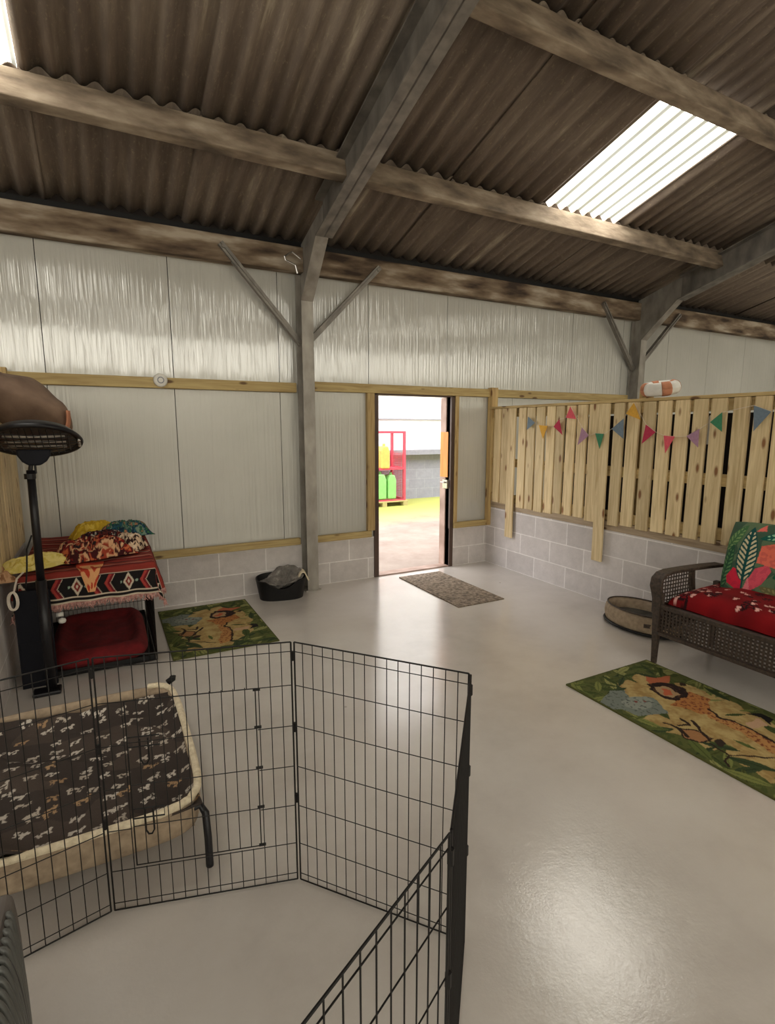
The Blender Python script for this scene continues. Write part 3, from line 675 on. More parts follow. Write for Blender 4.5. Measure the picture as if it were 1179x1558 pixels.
# ------------------------------------------------------------------ wire playpen
H = .91
def wirepanel(name, A, B, parent, door=None):
    A = Vector((A[0], A[1], 0)); B = Vector((B[0], B[1], 0)); L = (B-A).length; d = (B-A)/L; n = Vector((d.y, -d.x, 0))
    def P(s, z, o=0): return A+d*s+n*o+Vector((0, 0, z))
    b = MB(); r = .0016
    g = .006
    fr = [P(g, .006), P(L-g, .006), P(L-g, H), P(g, H)]
    b.tube([fr[0], fr[1]], .0026, 6); b.tube([fr[3], fr[2]], .0026, 6); b.tube([fr[0], fr[3]], .003, 6); b.tube([fr[1], fr[2]], .003, 6)
    zs = [.035, .155, .304, .455, .607, .757, .878]
    d0, d1, dz0, dz1 = door if door else (9, 9, 9, 9)
    for z in zs:
        if door and dz0+.01 < z < dz1-.01: b.tube([P(g, z, .003), P(d0*L, z, .003)], r, 5); b.tube([P(d1*L, z, .003), P(L-g, z, .003)], r, 5)
        else: b.tube([P(g, z, .003), P(L-g, z, .003)], r, 5)
    for i in range(1, 16):
        s = L*i/16
        if door and d0 < i/16 < d1:
            b.tube([P(s, .006), P(s, dz0)], r, 5); b.tube([P(s, dz1), P(s, H)], r, 5)
        else: b.tube([P(s, .006), P(s, H)], r, 5)
    o = b.build(name, M['wire'], parent)
    for z in (.33, .60, .86):
        b = MB(); b.tube([P(L-.0, z-.016), P(L-.0, z+.016)], .0065, 6); b.build('hinge_clip', M['wire'], o)
    if door:
        dd = MB(); of = -.006
        c = [P(d0*L+.004, dz0+.004, of), P(d1*L-.004, dz0+.004, of), P(d1*L-.004, dz1-.004, of), P(d0*L+.004, dz1-.004, of)]
        dd.tube(c, .0026, 6, closed=True)
        for z in (.304, .455, .607): dd.tube([P(d0*L+.004, z, of), P(d1*L-.004, z, of)], r, 5)
        for i in range(1, 11): s = d0*L+(d1-d0)*L*i/11; dd.tube([P(s, dz0, of-.003), P(s, dz1, of-.003)], r, 5)
        do = dd.build('door', M['wire'], parent)
        for z in (.155, .304, .455, .607, .745):
            b = MB(); b.tube([P(d1*L-.012, z-.0, of-.008), P(d1*L+.012, z, of-.008)], .005, 6); b.build('door_hinge', M['wire'], do)
        for z in (.62, .36):
            b = MB(); s0 = d0*L+.03
            b.tube([P(s0-.03, z, -.016), P(s0+.07, z, -.016), P(s0+.07, z-.035, -.016), P(s0-.03, z-.035, -.016)], .0026, 6, closed=True)
            b.tube([P(s0+.008, z-.008, -.018), P(s0+.008, z-.085, -.018), P(s0+.016, z-.1, -.018), P(s0+.026, z-.1, -.018), P(s0+.034, z-.085, -.018), P(s0+.034, z-.008, -.018)], .003, 6)
            b.build('latch', M['wire'], do)
    return o
pen = empty('wire_playpen', 'black folding wire playpen standing open on the painted floor in the foreground', 'playpen', (.5, 1.66, 0))
PP = [(-.69, 1.70), (-.082, 1.83), (.518, 1.66), (.905, 1.185), (.50, .70), (-.04, .42), (-.60, .22)]
PP = [(x-.5, y-1.66) for x, y in PP]
for i in range(len(PP)-1):
    wirepanel('wire_panel', PP[i], PP[i+1], pen, (.13, .80, .155, .757) if i == 1 else None)

# ------------------------------------------------------------------ wire crate
CX0, CX1, CY0, CY1, CH = -.50, .235, 3.91, 5.0, .70
cr_ = empty('wire_crate', 'black wire dog crate under the striped blanket beside the left partition', 'dog crate', ((CX0+CX1)/2, (CY0+CY1)/2, 0))
ox, oy = (CX0+CX1)/2, (CY0+CY1)/2; hx, hy = (CX1-CX0)/2, (CY1-CY0)/2
def meshpanel(name, p, u, v, nu, nv, parent, r=.0016, fr=.0035):
    p = Vector(p); u = Vector(u); v = Vector(v); b = MB()
    b.tube([p, p+u, p+u+v, p+v], fr, 6, closed=True)
    for i in range(1, nu): b.tube([p+u*i/nu, p+u*i/nu+v], r, 4)
    for j in range(1, nv): b.tube([p+v*j/nv, p+v*j/nv+u], r*1.3, 4)
    return b.build(name, M['wire'], parent)
meshpanel('back_panel', (-hx, hy, .01), (2*hx, 0, 0), (0, 0, CH-.01), 24, 6, cr_)
meshpanel('side_panel', (-hx, -hy, .01), (0, 2*hy, 0), (0, 0, CH-.01), 34, 6, cr_)
meshpanel('side_panel', (hx, -hy, .01), (0, 2*hy, 0), (0, 0, CH-.01), 34, 6, cr_)
meshpanel('top_panel', (-hx, -hy, CH), (2*hx, 0, 0), (0, 2*hy, 0), 20, 10, cr_)
b = MB(); b.tube([(-hx, -hy, .01), (hx, -hy, .01), (hx, -hy, CH), (-hx, -hy, CH)], .005, 6, closed=True)
for x in (hx-.05, -hx+.12): b.tube([(x, -hy, .01), (x, -hy, CH)], .004, 6)
for k in range(1, 4): b.tube([(-hx+.03*k, -hy, .01), (-hx+.03*k, -hy, CH)], .002, 5)
b.build('front_frame', M['wire'], cr_)
b = MB(); b.box(-hx+.01, hx-.01, -hy+.01, hy-.01, .008, .02)
for a in ((-hx+.01, -hx+.016, -hy+.01, hy-.01), (hx-.016, hx-.01, -hy+.01, hy-.01), (-hx+.01, hx-.01, -hy+.01, -hy+.016), (-hx+.01, hx-.01, hy-.016, hy-.01)): b.box(*a, .02, .045)
b.build('tray', M['black'], cr_)
b = MB(); b.tube([(-hx+.16, -hy-.02, .44), (-hx+.2, -hy-.02, .44)], .016, 8); b.lathe([(0, .02), (.02, .012), (.024, 0), (.02, -.012), (0, -.02)], 14, (-hx+.19, -hy-.03, .40)); b.build('latch_knob', M['white'], cr_, smooth=True)
# red bed in crate
rb = empty('crate_bed', 'dark red fleece dog bed lying inside the wire crate', 'dog bed', (ox+.02, oy, .021))
b = MB()
def cushion(u, v, a=.31, c=.50, h=.10, rim=.6):
    t = 2*math.pi*u; k = v
    cc = math.copysign(abs(math.cos(t))**.35, math.cos(t)); ss = math.copysign(abs(math.sin(t))**.35, math.sin(t))
    if k < .3: q = 1; z = k/.3*h*.7; q = .96+.04*math.sin(math.pi*k/.3)
    else:
        q = 1-(k-.3)/.7; z = h*(.7+.3*math.sin(math.pi*min(1, (1-q)/.3*.5+.5*(1-q)))) if q > .72 else h*.55
        if q > .72: z = h*(.7+.35*math.sin(math.pi*(1-q)/.28))
        else: z = h*(.55+.15*max(0, (q-.62)/.1))
        q *= .97
    return (cc*a*q, ss*c*q, z+.006*nz(cc*q*5, ss*q*5))
b.grid(72, 28, lambda u, v: cushion(u, v)); b.build('cushion', M['redfleece'], rb, smooth=True)
# free-standing dark navy panel, only grouped under the crate
b = MB(); b.box(-.095, .095, -.02, .02, 0, .63); b.box(-.085, .085, -.024, -.02, .02, .3)
o = b.build('navy_panel', M['navy'], cr_, loc=(-.455-ox, 3.86-oy, 0), bevel=.012); o['label'] = 'navy-black panel standing at the left of the crate front'

# striped blanket
BX0, BX1, BY0, BY1 = CX0-.16, CX1+.2, CY0-.215, CY1+.02
ZT = CH+.012
def drape(px, py):
    # px,py arc-length coordinates
    x = min(max(px, CX0-.01), CX1+.01); y = max(py, CY0-.01)
    ax = max(0, px-CX1-.01, CX0-.01-px); ay = max(0, CY0-.01-py)
    sx = 1 if px > CX1 else -1
    drop = math.hypot(ax, ay)*1.0 if ax and ay else ax+ay
    fold = .012*math.sin(px*34)+.01*nz(px*9, py*9)
    outx = (ax*.20+ (.02*math.sin(py*26)*min(1, ax*8))) * sx; outy = ay*.10+(fold)*min(1, ay*8)
    top = .010*nz(px*5, py*5)+.006*nz(px*14, py*14, 3)
    rise = .03*max(0, (py-CY0))
    return (x+outx+(.01*sx if ax else 0), y-outy-(.012 if ay else 0), ZT+top*(1 if not drop else .2)+rise-drop*.97)
RED = rgb(134, 50, 42); DRED = rgb(84, 30, 28); BLK = rgb(26, 22, 22); CRM = rgb(196, 180, 160); PNK = rgb(170, 96, 88)
def kilim(px, py):
    s = py-BY0     # distance from hem
    if s < .012: return CRM
    if s < .03: return BLK
    if s < .036: return CRM
    if s < .165:
        m = (px-.04) % .30; t = (s-.10)/.062
        if abs(t) < 1:
            # diamond
            dd = abs(m-.05)/.034+abs(t)
            if dd < 1: return CRM if .62 < dd or dd < .25 else rgb(120, 40, 36)
            if math.hypot(m-.1, (s-.10)) < .009 or math.hypot(m-.002, s-.10) < .009: return rgb(140, 156, 140)
            if .12 < m < .29:
                q = (m-.12) % .085; w = q-abs(t)*.032
                if .0 < w < .018: return rgb(160, 60, 54)
                if .018 < w < .034: return rgb(110, 26, 34)
                if .034 < w < .038: return CRM
        return BLK
    if s < .172: return CRM
    k = s % .16
    if k < .05: return RED
    if k < .055: return BLK
    if k < .085: return rgb(116, 34, 32)
    if k < .09: return CRM
    if k < .13: return rgb(150, 62, 48)
    if k < .135: return rgb(70, 72, 70)
    return DRED
bl = empty('striped_blanket', 'fringed red and black patterned blanket draped over the wire crate', 'blanket', (0, 0, 0))
b = MB(); nu, nv = 260, 300
b.grid(nu, nv, lambda u, v: drape(BX0+(BX1-BX0)*u, BY0+(BY1-BY0)*v))
paint = [kilim(BX0+(BX1-BX0)*i/nu, BY0+(BY1-BY0)*j/nv) for j in range(nv+1) for i in range(nu+1)]
b.build('cloth', M['print'], bl, smooth=True, paint=paint, solid=.006)
b = MB(); rg_ = random.Random(5)
for i in range(230):
    px = BX0+(BX1-BX0)*i/229; p = Vector(drape(px, BY0)); l = rg_.uniform(.03, .05)
    b.tube([p, p+Vector((rg_.uniform(-.008, .008), -.006, -l*.5)), p+Vector((rg_.uniform(-.014, .014), rg_.uniform(-.012, .004), -l))], [.0035, .0035, .0015], 4)
for i in range(150):
    py = BY0+.03+(BY1-BY0-.03)*i/149; p = Vector(drape(BX1, py)); l = rg_.uniform(.03, .055)
    b.tube([p, p+Vector((.006, rg_.uniform(-.008, .008), -l*.5)), p+Vector((.01, rg_.uniform(-.014, .014), -l))], [.0035, .0035, .0015], 4)
fo = b.build('fringe', M['fringe'], bl); fo['kind'] = 'stuff'

# crumpled textiles on top
def crumple(name, lab, cat, cx, cy, w, d, h_, cols, seed, rz=0, freq=5, z0=None, n=70, colf=None):
    z0 = z0 if z0 is not None else ZT+.02
    h = h_*1.35
    b = MB(); P = []
    def f(u, v):
        x = (u-.5)*w; y = (v-.5)*d
        ex = 1-abs(2*u-1)**4; ey = 1-abs(2*v-1)**4; e = ex*ey
        q = nz(u*freq+seed, v*freq, seed)+.5*nz(u*freq*2.3, v*freq*2.3+seed, 1)
        rid = 1-abs(q)*1.6
        z = .008+e*h*(.35+.65*max(0, rid))
        x += .06*w*nz(u*4, v*4, seed+5)*1.5; y += .06*d*nz(u*4, v*4, seed+9)*1.5+.03*w*math.sin(u*5+seed)
        if colf: P.append(colf(u, v))
        else:
            k = nz(u*7+seed, v*7, seed+2)+.4*nz(u*19, v*19, seed); i = int((k+1)*.5*len(cols)*1.6+seed) % len(cols); P.append(rgb(*cols[i]))
        return (x, y, z)
    b.grid(n, n, f)
    o = b.build(name, M['print'], loc=(cx, cy, z0), rot=(0, 0, rz), smooth=True, paint=P, solid=.004)
    return tag(o, lab, cat)
crumple('patterned_scarf', 'crumpled red, cream and orange patterned cloth heaped mid blanket on the crate', 'cloth', -.10, 4.25, .46, .40, .09, [(120, 30, 28), (60, 20, 22), (206, 160, 120), (150, 60, 40), (36, 28, 30), (190, 100, 60)], 3, .3, 6, ZT+.022)
crumple('cream_cloth', 'crumpled cream and black cloth at the right of the heap on the crate', 'cloth', .115, 4.32, .22, .22, .085, [(214, 196, 172), (196, 176, 150), (44, 22, 22), (210, 180, 150)], 8, -.4, 4, ZT+.024)
crumple('colourful_towel', 'blue, green and teal patterned towel at the crate back right', 'towel', .10, 4.78, .40, .26, .09, [(32, 70, 84), (60, 110, 66), (30, 50, 70), (40, 84, 96), (120, 140, 120), (48, 92, 70), (176, 120, 90)], 11, .35, 6, ZT+.04)
crumple('yellow_towel', 'folded bright yellow towel at the back of the crate top', 'towel', -.10, 4.80, .34, .20, .10, [(212, 178, 60), (222, 192, 84), (196, 160, 48)], 21, .25, 4, ZT+.04)
crumple('dark_scarf', 'dark navy and cream printed cloth behind the red patterned heap', 'cloth', -.05, 4.52, .36, .2, .08, [(34, 34, 44), (60, 30, 30), (200, 186, 170), (30, 30, 36), (96, 40, 34)], 30, .1, 6, ZT+.03)
crumple('yellow_throw', 'long yellow towel hanging at the crate front left behind the heater pole', 'towel', -.44, 4.02, .42, .15, .065, [(224, 204, 112), (230, 212, 134), (212, 188, 92)], 41, .42, 4, ZT+.015)
crumple('tan_towel', 'tan and peach towel at the far left front of the crate top', 'towel', -.66, 3.88, .26, .17, .07, [(184, 140, 104), (200, 158, 122), (150, 108, 78)], 47, .3, 3, ZT-.02)
# orange patterned corner hanging over the front
b = MB(); P = []
def flap(u, v):
    px = -.13+(u-.5)*.16*(1-.75*max(0, (v-.25)/.75)); py = 4.05-.30*v
    x, y, z = drape(px, py); P.append(mix(rgb(214, 150, 96), rgb(176, 60, 40), 1) if nz(u*4, v*5, 3) > .1 or v < .3 else rgb(216, 158, 108)); return (x, y-.012, z+.014 if v < .3 else z+.006)
b.grid(30, 40, flap); tag(b.build('scarf_corner', M['print'], smooth=True, paint=P, solid=.004), 'peach and red cloth corner hanging down over the blanket edge', 'cloth')
b = MB(); pts = []
for i in range(40):
    t = i/39*4*math.pi; pts.append((-.545+.025*math.sin(t)+.012*i/39, 3.76+.004*math.sin(3*t), .60+.055*math.cos(t)*(1)))
b.tube(pts, .006, 6); b.tube([(-.53, 3.76, .655), (-.52, 3.84, .715), (-.48, 3.93, .745)], .006, 6)
tag(b.build('rope_loop', M['rope']), 'small coil of white rope hanging off the crate front left', 'rope')

# ------------------------------------------------------------------ patio heater
hx_, hy_ = -.385, 3.72
ph = empty('patio_heater', 'black freestanding patio heater with oval caged head beside the crate', 'heater', (hx_, hy_, 0))
b = MB(); b.box(-.1, .05, -.05, .05, 0, .025); b.build('base_plate', M['blackmetal'], ph, bevel=.008)
b = MB(); b.tube([(0, 0, .02), (0, 0, .72)], .029, 16); b.tube([(0, 0, .72), (0.005, 0, 1.38)], .022, 16); b.build('pole', M['blackmetal'], ph, smooth=True)
b = MB(); b.tube([(0, 0, 1.33), (0, 0, 1.36)], .03, 16); b.tube([(.0, -.0, 1.36), (.012, -.0, 1.42)], .012, 10); b.tube([(.03, -.0, 1.36), (.03, -.0, 1.42)], .006, 8); b.build('collar', M['blackmetal'], ph)
b = MB(); b.prism([(-.095+.04, -.03, 1.50), (.115, -.03, 1.50), (.112, -.03, 1.465), (.09, -.03, 1.43), (.06, -.03, 1.408), (.0, -.03, 1.408), (-.03, -.03, 1.43), (-.05, -.03, 1.465)], (0, .06, 0)); b.build('motor_housing', M['navy'], ph, bevel=.01)
hd = bpy.data.objects.new('head', None); COL.objects.link(hd); hd.parent = ph
HA, HB = .285, .285
b = MB()
b.lathe([(0, .09), (.15, .085), (.23, .06), (.28, .015), (.29, 0), (.285, -.012), (.262, -.012), (.255, 0), (.20, .035), (0, .05)], 56)
head = b.build('head_shell', M['blackmetal'], ph, smooth=True)
bpy.data.objects.remove(hd)
head.location = (.047, -.01, 1.548); head.rotation_euler = (R_(-23), 0, 0); head.scale = (.83, .83, .83)
b = MB(); b.lathe([(0, .045), (.19, .03), (.245, .0)], 48); b.build('reflector', M['reflector'], head, smooth=True)
for yy in (-.09, 0, .09):
    b = MB(); b.tube([(-.18, yy, -.004), (.18, yy, -.004)], .009, 10); b.build('quartz_tube', M['quartz'], head, smooth=True)
b = MB()
for k in range(-5, 6):
    x = k*.04; yb = math.sqrt(max(0, .245**2-x*x)); b.tube([(x, -yb, -.012), (x, 0, -.03), (x, yb, -.012)], .0032, 5)
for k in (-3, -2, -1, 0, 1, 2, 3):
    yv = k*.055; xb = math.sqrt(.25**2-yv*yv); b.tube([(-xb, yv, -.014), (0, yv, -.031), (xb, yv, -.014)], .0032, 5)
b.build('guard_grille', M['blackmetal'], head)
for yy in (-.05, 0, .05):
    b = MB(); b.lathe([(0, -.028), (.010, -.025), (.012, -.01)], 10, (.262, yy, 0)); b.build('control_knob', M['chrome'], head)
b = MB(); b.tube([(-.02, -.02, 1.0), (-.05, -.03, .92), (-.06, -.03, .8), (-.075, -.02, .7), (-.08, .02, .66)], .005, 6); b.build('cable', M['black'], ph)

# ------------------------------------------------------------------ raised bed
bx0, bx1, by0, by1 = -.62, .25, 1.895, 2.99
RZ = .255
rb = empty('raised_dog_bed', 'raised beige canvas dog bed with cream fleece edging behind the playpen', 'dog bed', ((bx0+bx1)/2, (by0+by1)/2, 0))
ox2, oy2 = (bx0+bx1)/2, (by0+by1)/2; hx2, hy2 = (bx1-bx0)/2, (by1-by0)/2
b = MB()
def tray(u, v):
    t = 2*math.pi*u; cc = math.copysign(abs(math.cos(t))**.28, math.cos(t)); ss = math.copysign(abs(math.sin(t))**.28, math.sin(t))
    prof = [(.92, .12), (.985, .135), (1.0, .19), (.998, .235), (.98, .25), (.955, .235), (.93, .19), (.4, .175), (0, .17)]
    k = v*(len(prof)-1); i = min(int(k), len(prof)-2); f = k-i
    q = prof[i][0]*(1-f)+prof[i+1][0]*f; z = prof[i][1]*(1-f)+prof[i+1][1]*f
    return (cc*hx2*q, ss*hy2*q, z)
b.grid(96, 32, tray); b.add([(-hx2*.9, -hy2*.9, .13), (hx2*.9, -hy2*.9, .13), (hx2*.9, hy2*.9, .13), (-hx2*.9, hy2*.9, .13)], [(0, 3, 2, 1)])
b.build('canvas_sling', M['beige'], rb, smooth=True)
b = MB(); pts = []
def sup(t, q): return (math.copysign(abs(math.cos(t))**.28, math.cos(t))*hx2*q, math.copysign(abs(math.sin(t))**.28, math.sin(t))*hy2*q)
for i in range(90):
    t = R_(-176)+R_(176+72)*i/89; x, y = sup(t, .985); pts.append((x+.006*nz(i*.2, 1), y+.006*nz(i*.2, 4), RZ+.004*nz(i*.3, 8)))
b.tube(pts, [.0145+.004*nz(i*.35, 3) for i in range(90)], 10); b.build('fleece_edging', M['cream'], rb, smooth=True)
for sx in (-1, 1):
    for sy in (-1, 1):
        b = MB(); x, y = sx*(hx2-.035), sy*(hy2-.06)
        b.tube([(x-sx*.14, y, .19), (x-sx*.02, y, .2), (x+sx*.015, y, .205), (x+sx*.03, y+sy*.02, .18), (x+sx*.03, y+sy*.055, .10), (x+sx*.028, y+sy*.075, .012), (x+sx*.028, y+sy*.075, 0)], .014, 10)
        b.build('leg', M['blackmetal'], rb, smooth=True)
b = MB(); b.tube([(hx2-.03, hy2-.01, .25), (hx2-.0, hy2-.0, .262), (hx2+.0, hy2-.0, .275)], .017, 8); b.build('corner_cap', M['black'], rb, smooth=True)
# animal print blanket in the bed
b = MB(); P = []
rs = random.Random(9); specks = []
for gx in range(11):
    for gy in range(13):
        if rs.random() < .86:
            specks.append((gx*.083+rs.uniform(-.028, .028), gy*.080+rs.uniform(-.028, .028), rs.uniform(.017, .029), rs.uniform(-.5, .5), rs.choice([(206, 196, 184), (186, 174, 160), (206, 196, 184), (170, 138, 104), (190, 180, 168)])))
def bcol(x, y):
    c = rgb(62, 54, 50) if nz(x*5, y*5, 2) < .1 else rgb(74, 64, 58)
    for sx_, sy_, L, a, cc in specks:
        dx, dy = x-sx_, y-sy_
        if abs(dx) > .035 or abs(dy) > .035: continue
        ca, sa = math.cos(a), math.sin(a); u = dx*ca+dy*sa; v = -dx*sa+dy*ca
        body = (u/L)**2+(v/.0075)**2 < 1
        legs = -.022 < v < 0 and (abs(abs(u)-L*.7) < .0035 or abs(abs(u)-L*.42) < .003)
        headp = math.hypot(u-L, v-.009) < .0075
        if (body or legs or headp) and nz(x*90, y*90, 3) > -.25: c = mix(rgb(*cc), c, .15)
    return c
BW, BL2 = 2*hx2*.955, 2*hy2*.90
def bbl(u, v):
    x = (u-.5)*BW; y = (v-.5)*BL2-.045; P.append(bcol(u*BW, v*BL2))
    z = .205+.020*nz(x*3.2+y*2, y*3, 2)+.012*nz(x*9+y*3, y*7, 5)+.045*(1-abs(nz(x*3.5+y*3.5, (y-x)*1.2, 6))*3 if abs(nz(x*3.5+y*3.5, (y-x)*1.2, 6)) < .33 else 0)*max(0, 1-abs(u-.2)*2.2)
    e = max(abs(2*u-1), abs(2*v-1)); z += .035*max(0, (e-.8)/.2)**2 - (.0)
    return (x, y, z)
b.grid(230, 270, bbl)
o = b.build('animal_print_blanket', M['print'], smooth=True, paint=P, solid=.008, loc=(ox2, oy2, 0)); tag(o, 'dark grey blanket with small pale animal print spread in the raised bed', 'blanket')

# ------------------------------------------------------------------ ribbed appliance, bottom left
ap = empty('ribbed_heater', 'dark grey appliance with ribbed rounded side at the bottom left corner', 'heater', (-.262, 1.0, 0))
b = MB(); zt = .56; yA, yB = -.42, .37
prof = [(-.26, .06), (-.02, .06), (.0, .12), (.008, .22), (.01, .34), (.01, .44), (.008, .50), (.004, zt-.012), (-.006, zt), (-.26, zt)]
b.prism([(x, yA, z) for x, z in prof], (0, yB-yA, 0)); b.build('body', M['ribgrey_top'], ap, bevel=.012)
b = MB(); prof2 = [(-.005, zt+.002), (.03, zt-.012), (.048, .50), (.056, .44), (.06, .34), (.052, .22)]
def scale_y(y): return 1.0
for k in range(31):
    y = yA+.02+k*.0235
    r = .0068
    g = min(1, math.sqrt(max(.02, (yB-.015-y)/.30)))
    pp = []
    for q in range(15):
        a = math.pi/2-q/14*math.pi*.62; pp.append((.0+.046*g*math.cos(a)**.8, y-.02*math.cos(a), .33+.232*math.sin(a)))
    b.tube(pp, [.003]+[r]*13+[.004], 8)
b.build('rib_grille', M['ribgrey'], ap, smooth=True)
b = MB()
for q in range(12):
    pass
b.prism([(.004+(.034*math.cos(math.pi/2-a_/12*math.pi*.6)**.8), yA+.01, .33+.222*math.sin(math.pi/2-a_/12*math.pi*.6)) for a_ in range(13)]+[(.0, yA+.01, .28)], (0, yB-yA-.18, 0)); b.build('rib_gap_black', M['black'], ap)  # black backing put in so the gaps between the ribs read dark
b = MB(); b.box(-.12, -.10, yA+.05, yB-.05, zt, zt+.004); b.build('handle_recess', M['black'], ap)
for y in (yA+.12, yB-.12):
    b = MB(); b.prism([(-.2, y, 0), (.11, y, 0), (.10, y, .03), (.02, y, .08), (-.2, y, .07)], (0, .035, 0)); b.build('foot', M['black'], ap)

# ------------------------------------------------------------------ grey plastic dog bed
gb = empty('plastic_dog_bed', 'dark grey plastic dog bed with grey fleece beside the steel column', 'dog bed', (1.44, 4.925, 0), R_(-12))
b = MB(); ha, hb = .24, .165
def tub(u, v, inner=0):
    t = 2*math.pi*u; cc, ss = math.cos(t), math.sin(t)
    cc = math.copysign(abs(cc)**.75, cc); ss = math.copysign(abs(ss)**.75, ss)
    dip = max(0, -ss)**2*max(0, 1-abs(cc)**2*2.2)
    top = .19-.075*dip+.02*max(0, ss)
    q = .86+.14*v; return (cc*(ha-inner)*q, ss*(hb-inner)*q, top*v+inner*.3)
b.grid(72, 8, lambda u, v: tub(u, v)); b.grid(72, 8, lambda u, v: tub(u, 1-v, .012)); b.grid(72, 1, lambda u, v: (Vector(tub(u, 1))*(1-v)+Vector(tub(u, 1, .012))*v))
b.add([tub(i/72, 0) for i in range(72)], [tuple(range(72))[::-1]])
b.build('tub', M['black'], gb, smooth=True)
b = MB()
def fl(u, v):
    t = 2*math.pi*u; q = v; cc, ss = math.cos(t)*q, math.sin(t)*q
    n = nz(cc*3+1, ss*3)+.5*nz(cc*8, ss*8)
    z = .10+.10*max(0, ss+.1)*min(1, max(0, cc*1.5+1.0))+.045*max(0, cc)+.025*n+.05*q*q
    return (cc*(ha-.02)*1.0, ss*(hb-.02)+.012, z)
b.grid(64, 20, fl); b.build('fleece', M['greyfleece'], gb, smooth=True, solid=.012)
b = MB(); b.grid(14, 14, lambda u, v: (.17+.10*v+.0, -.02+.1*u, .185+.045*math.sin(math.pi*min(1, v*1.1))-.10*max(0, v-.6)+.008*nz(u*5, v*5))); b.build('hanging_corner', M['cream'], gb, smooth=True, solid=.012)

# ------------------------------------------------------------------ round dog bed by the sofa
rd = empty('round_dog_bed', 'round beige dog bed with dark grey inside between wall and sofa end', 'dog bed', (3.835, 2.745, 0))
b = MB(); b.lathe([(.02, .01), (.93, .01), (1.0, .04), (1.03, .09), (1.0, .14), (.94, .165), (.86, .14), (.8, .09), (.78, .06)], 64, sx=.21, sy=.32); b.build('bolster', M['beige'], rd, smooth=True)
b = MB(); b.lathe([(.80, .085), (.6, .075), (.3, .07), (0, .07)], 48, sx=.21, sy=.32); b.build('inner_cushion', noisemat('dark_grey_plush', [(.3, rgb(52, 50, 46)), (.7, rgb(96, 92, 84))], 9, 5, .95, bs=.6, bd=.01), rd, smooth=True)
b = MB(); pts = [(math.cos(2*math.pi*i/64)*.21*.95, math.sin(2*math.pi*i/64)*.32*.95, .166) for i in range(64)]; b.tube(pts, .006, 6, closed=True); b.build('piping', M['wicker'], rd, smooth=True)
b = MB(); b.tube([(math.cos(a)*.21*1.01, math.sin(a)*.32*1.01, .02) for a in [2*math.pi*i/64 for i in range(64)]], .012, 8, closed=True); b.build('base_trim', M['black'], rd, smooth=True)
a = R_(214); b = MB(); p = Vector((math.cos(a)*.217, math.sin(a)*.331, .095)); b.bar(p+Vector((.02, -.022, 0)), p+Vector((-.02, .022, 0)), .006, .03); b.build('label_patch', M['wicker'], rd)
# dog bed creased cloth
# ------------------------------------------------------------------ wicker sofa
so = empty('wicker_sofa', 'dark brown wicker two-seat sofa against the right partition', 'sofa', (3.28, 2.265, 0))
# local axes: +x towards the partition (depth), -y along the sofa
SD, SL = .72, 1.30
W = M['wicker']
def lattice(p, u, v, nu, nv, w, name, parent, diag=True, frame=.012):
    p = Vector(p); u = Vector(u); v = Vector(v); n = u.cross(v).normalized(); b = MB()
    def strip(a, c, ww, off): 
        d = (c-a); s = d.cross(n).normalized()*ww/2; o = n*off
        b.add([a-s+o, a+s+o, c+s+o, c-s+o, a-s+o+n*.003, a+s+o+n*.003, c+s+o+n*.003, c-s+o+n*.003], [(0, 3, 2, 1), (4, 5, 6, 7), (0, 1, 5, 4), (1, 2, 6, 5), (2, 3, 7, 6), (3, 0, 4, 7)])
    for i in range(nu+1): strip(p+u*i/nu, p+u*i/nu+v, w, 0)
    for j in range(nv+1): strip(p+v*j/nv, p+v*j/nv+u, w, .003)
    return b.build(name, W, parent)
# legs
for (x, y) in ((0.02, -.02), (SD-.03, -.02), (.02, -SL+.02), (SD-.03, -SL+.02)):
    b = MB(); f = x < .1
    b.prism([(x-.014, y-.014, 0), (x+.014, y-.014, 0), (x+.014, y+.014, 0), (x-.014, y+.014, 0)], (0, 0, .02))
    n = 8; b2 = MB()
    prof = [(.0, .015), (.2, .02), (.42, .027), (.5, .03)] if f else [(.0, .015), (.3, .02), (.5, .022)]
    vs = []
    for z, r in prof: vs += [(x-r, y-r, z), (x+r, y-r, z), (x+r, y+r, z), (x-r, y+r, z)]
    fs = [(0, 3, 2, 1)]+[(4*i+j, 4*i+(j+1) % 4, 4*i+4+(j+1) % 4, 4*i+4+j) for i in range(len(prof)-1) for j in range(4)]+[tuple(len(vs)-4+j for j in range(4))]
    b2.add(vs, fs); b2.build('leg', W, so, bevel=.005)
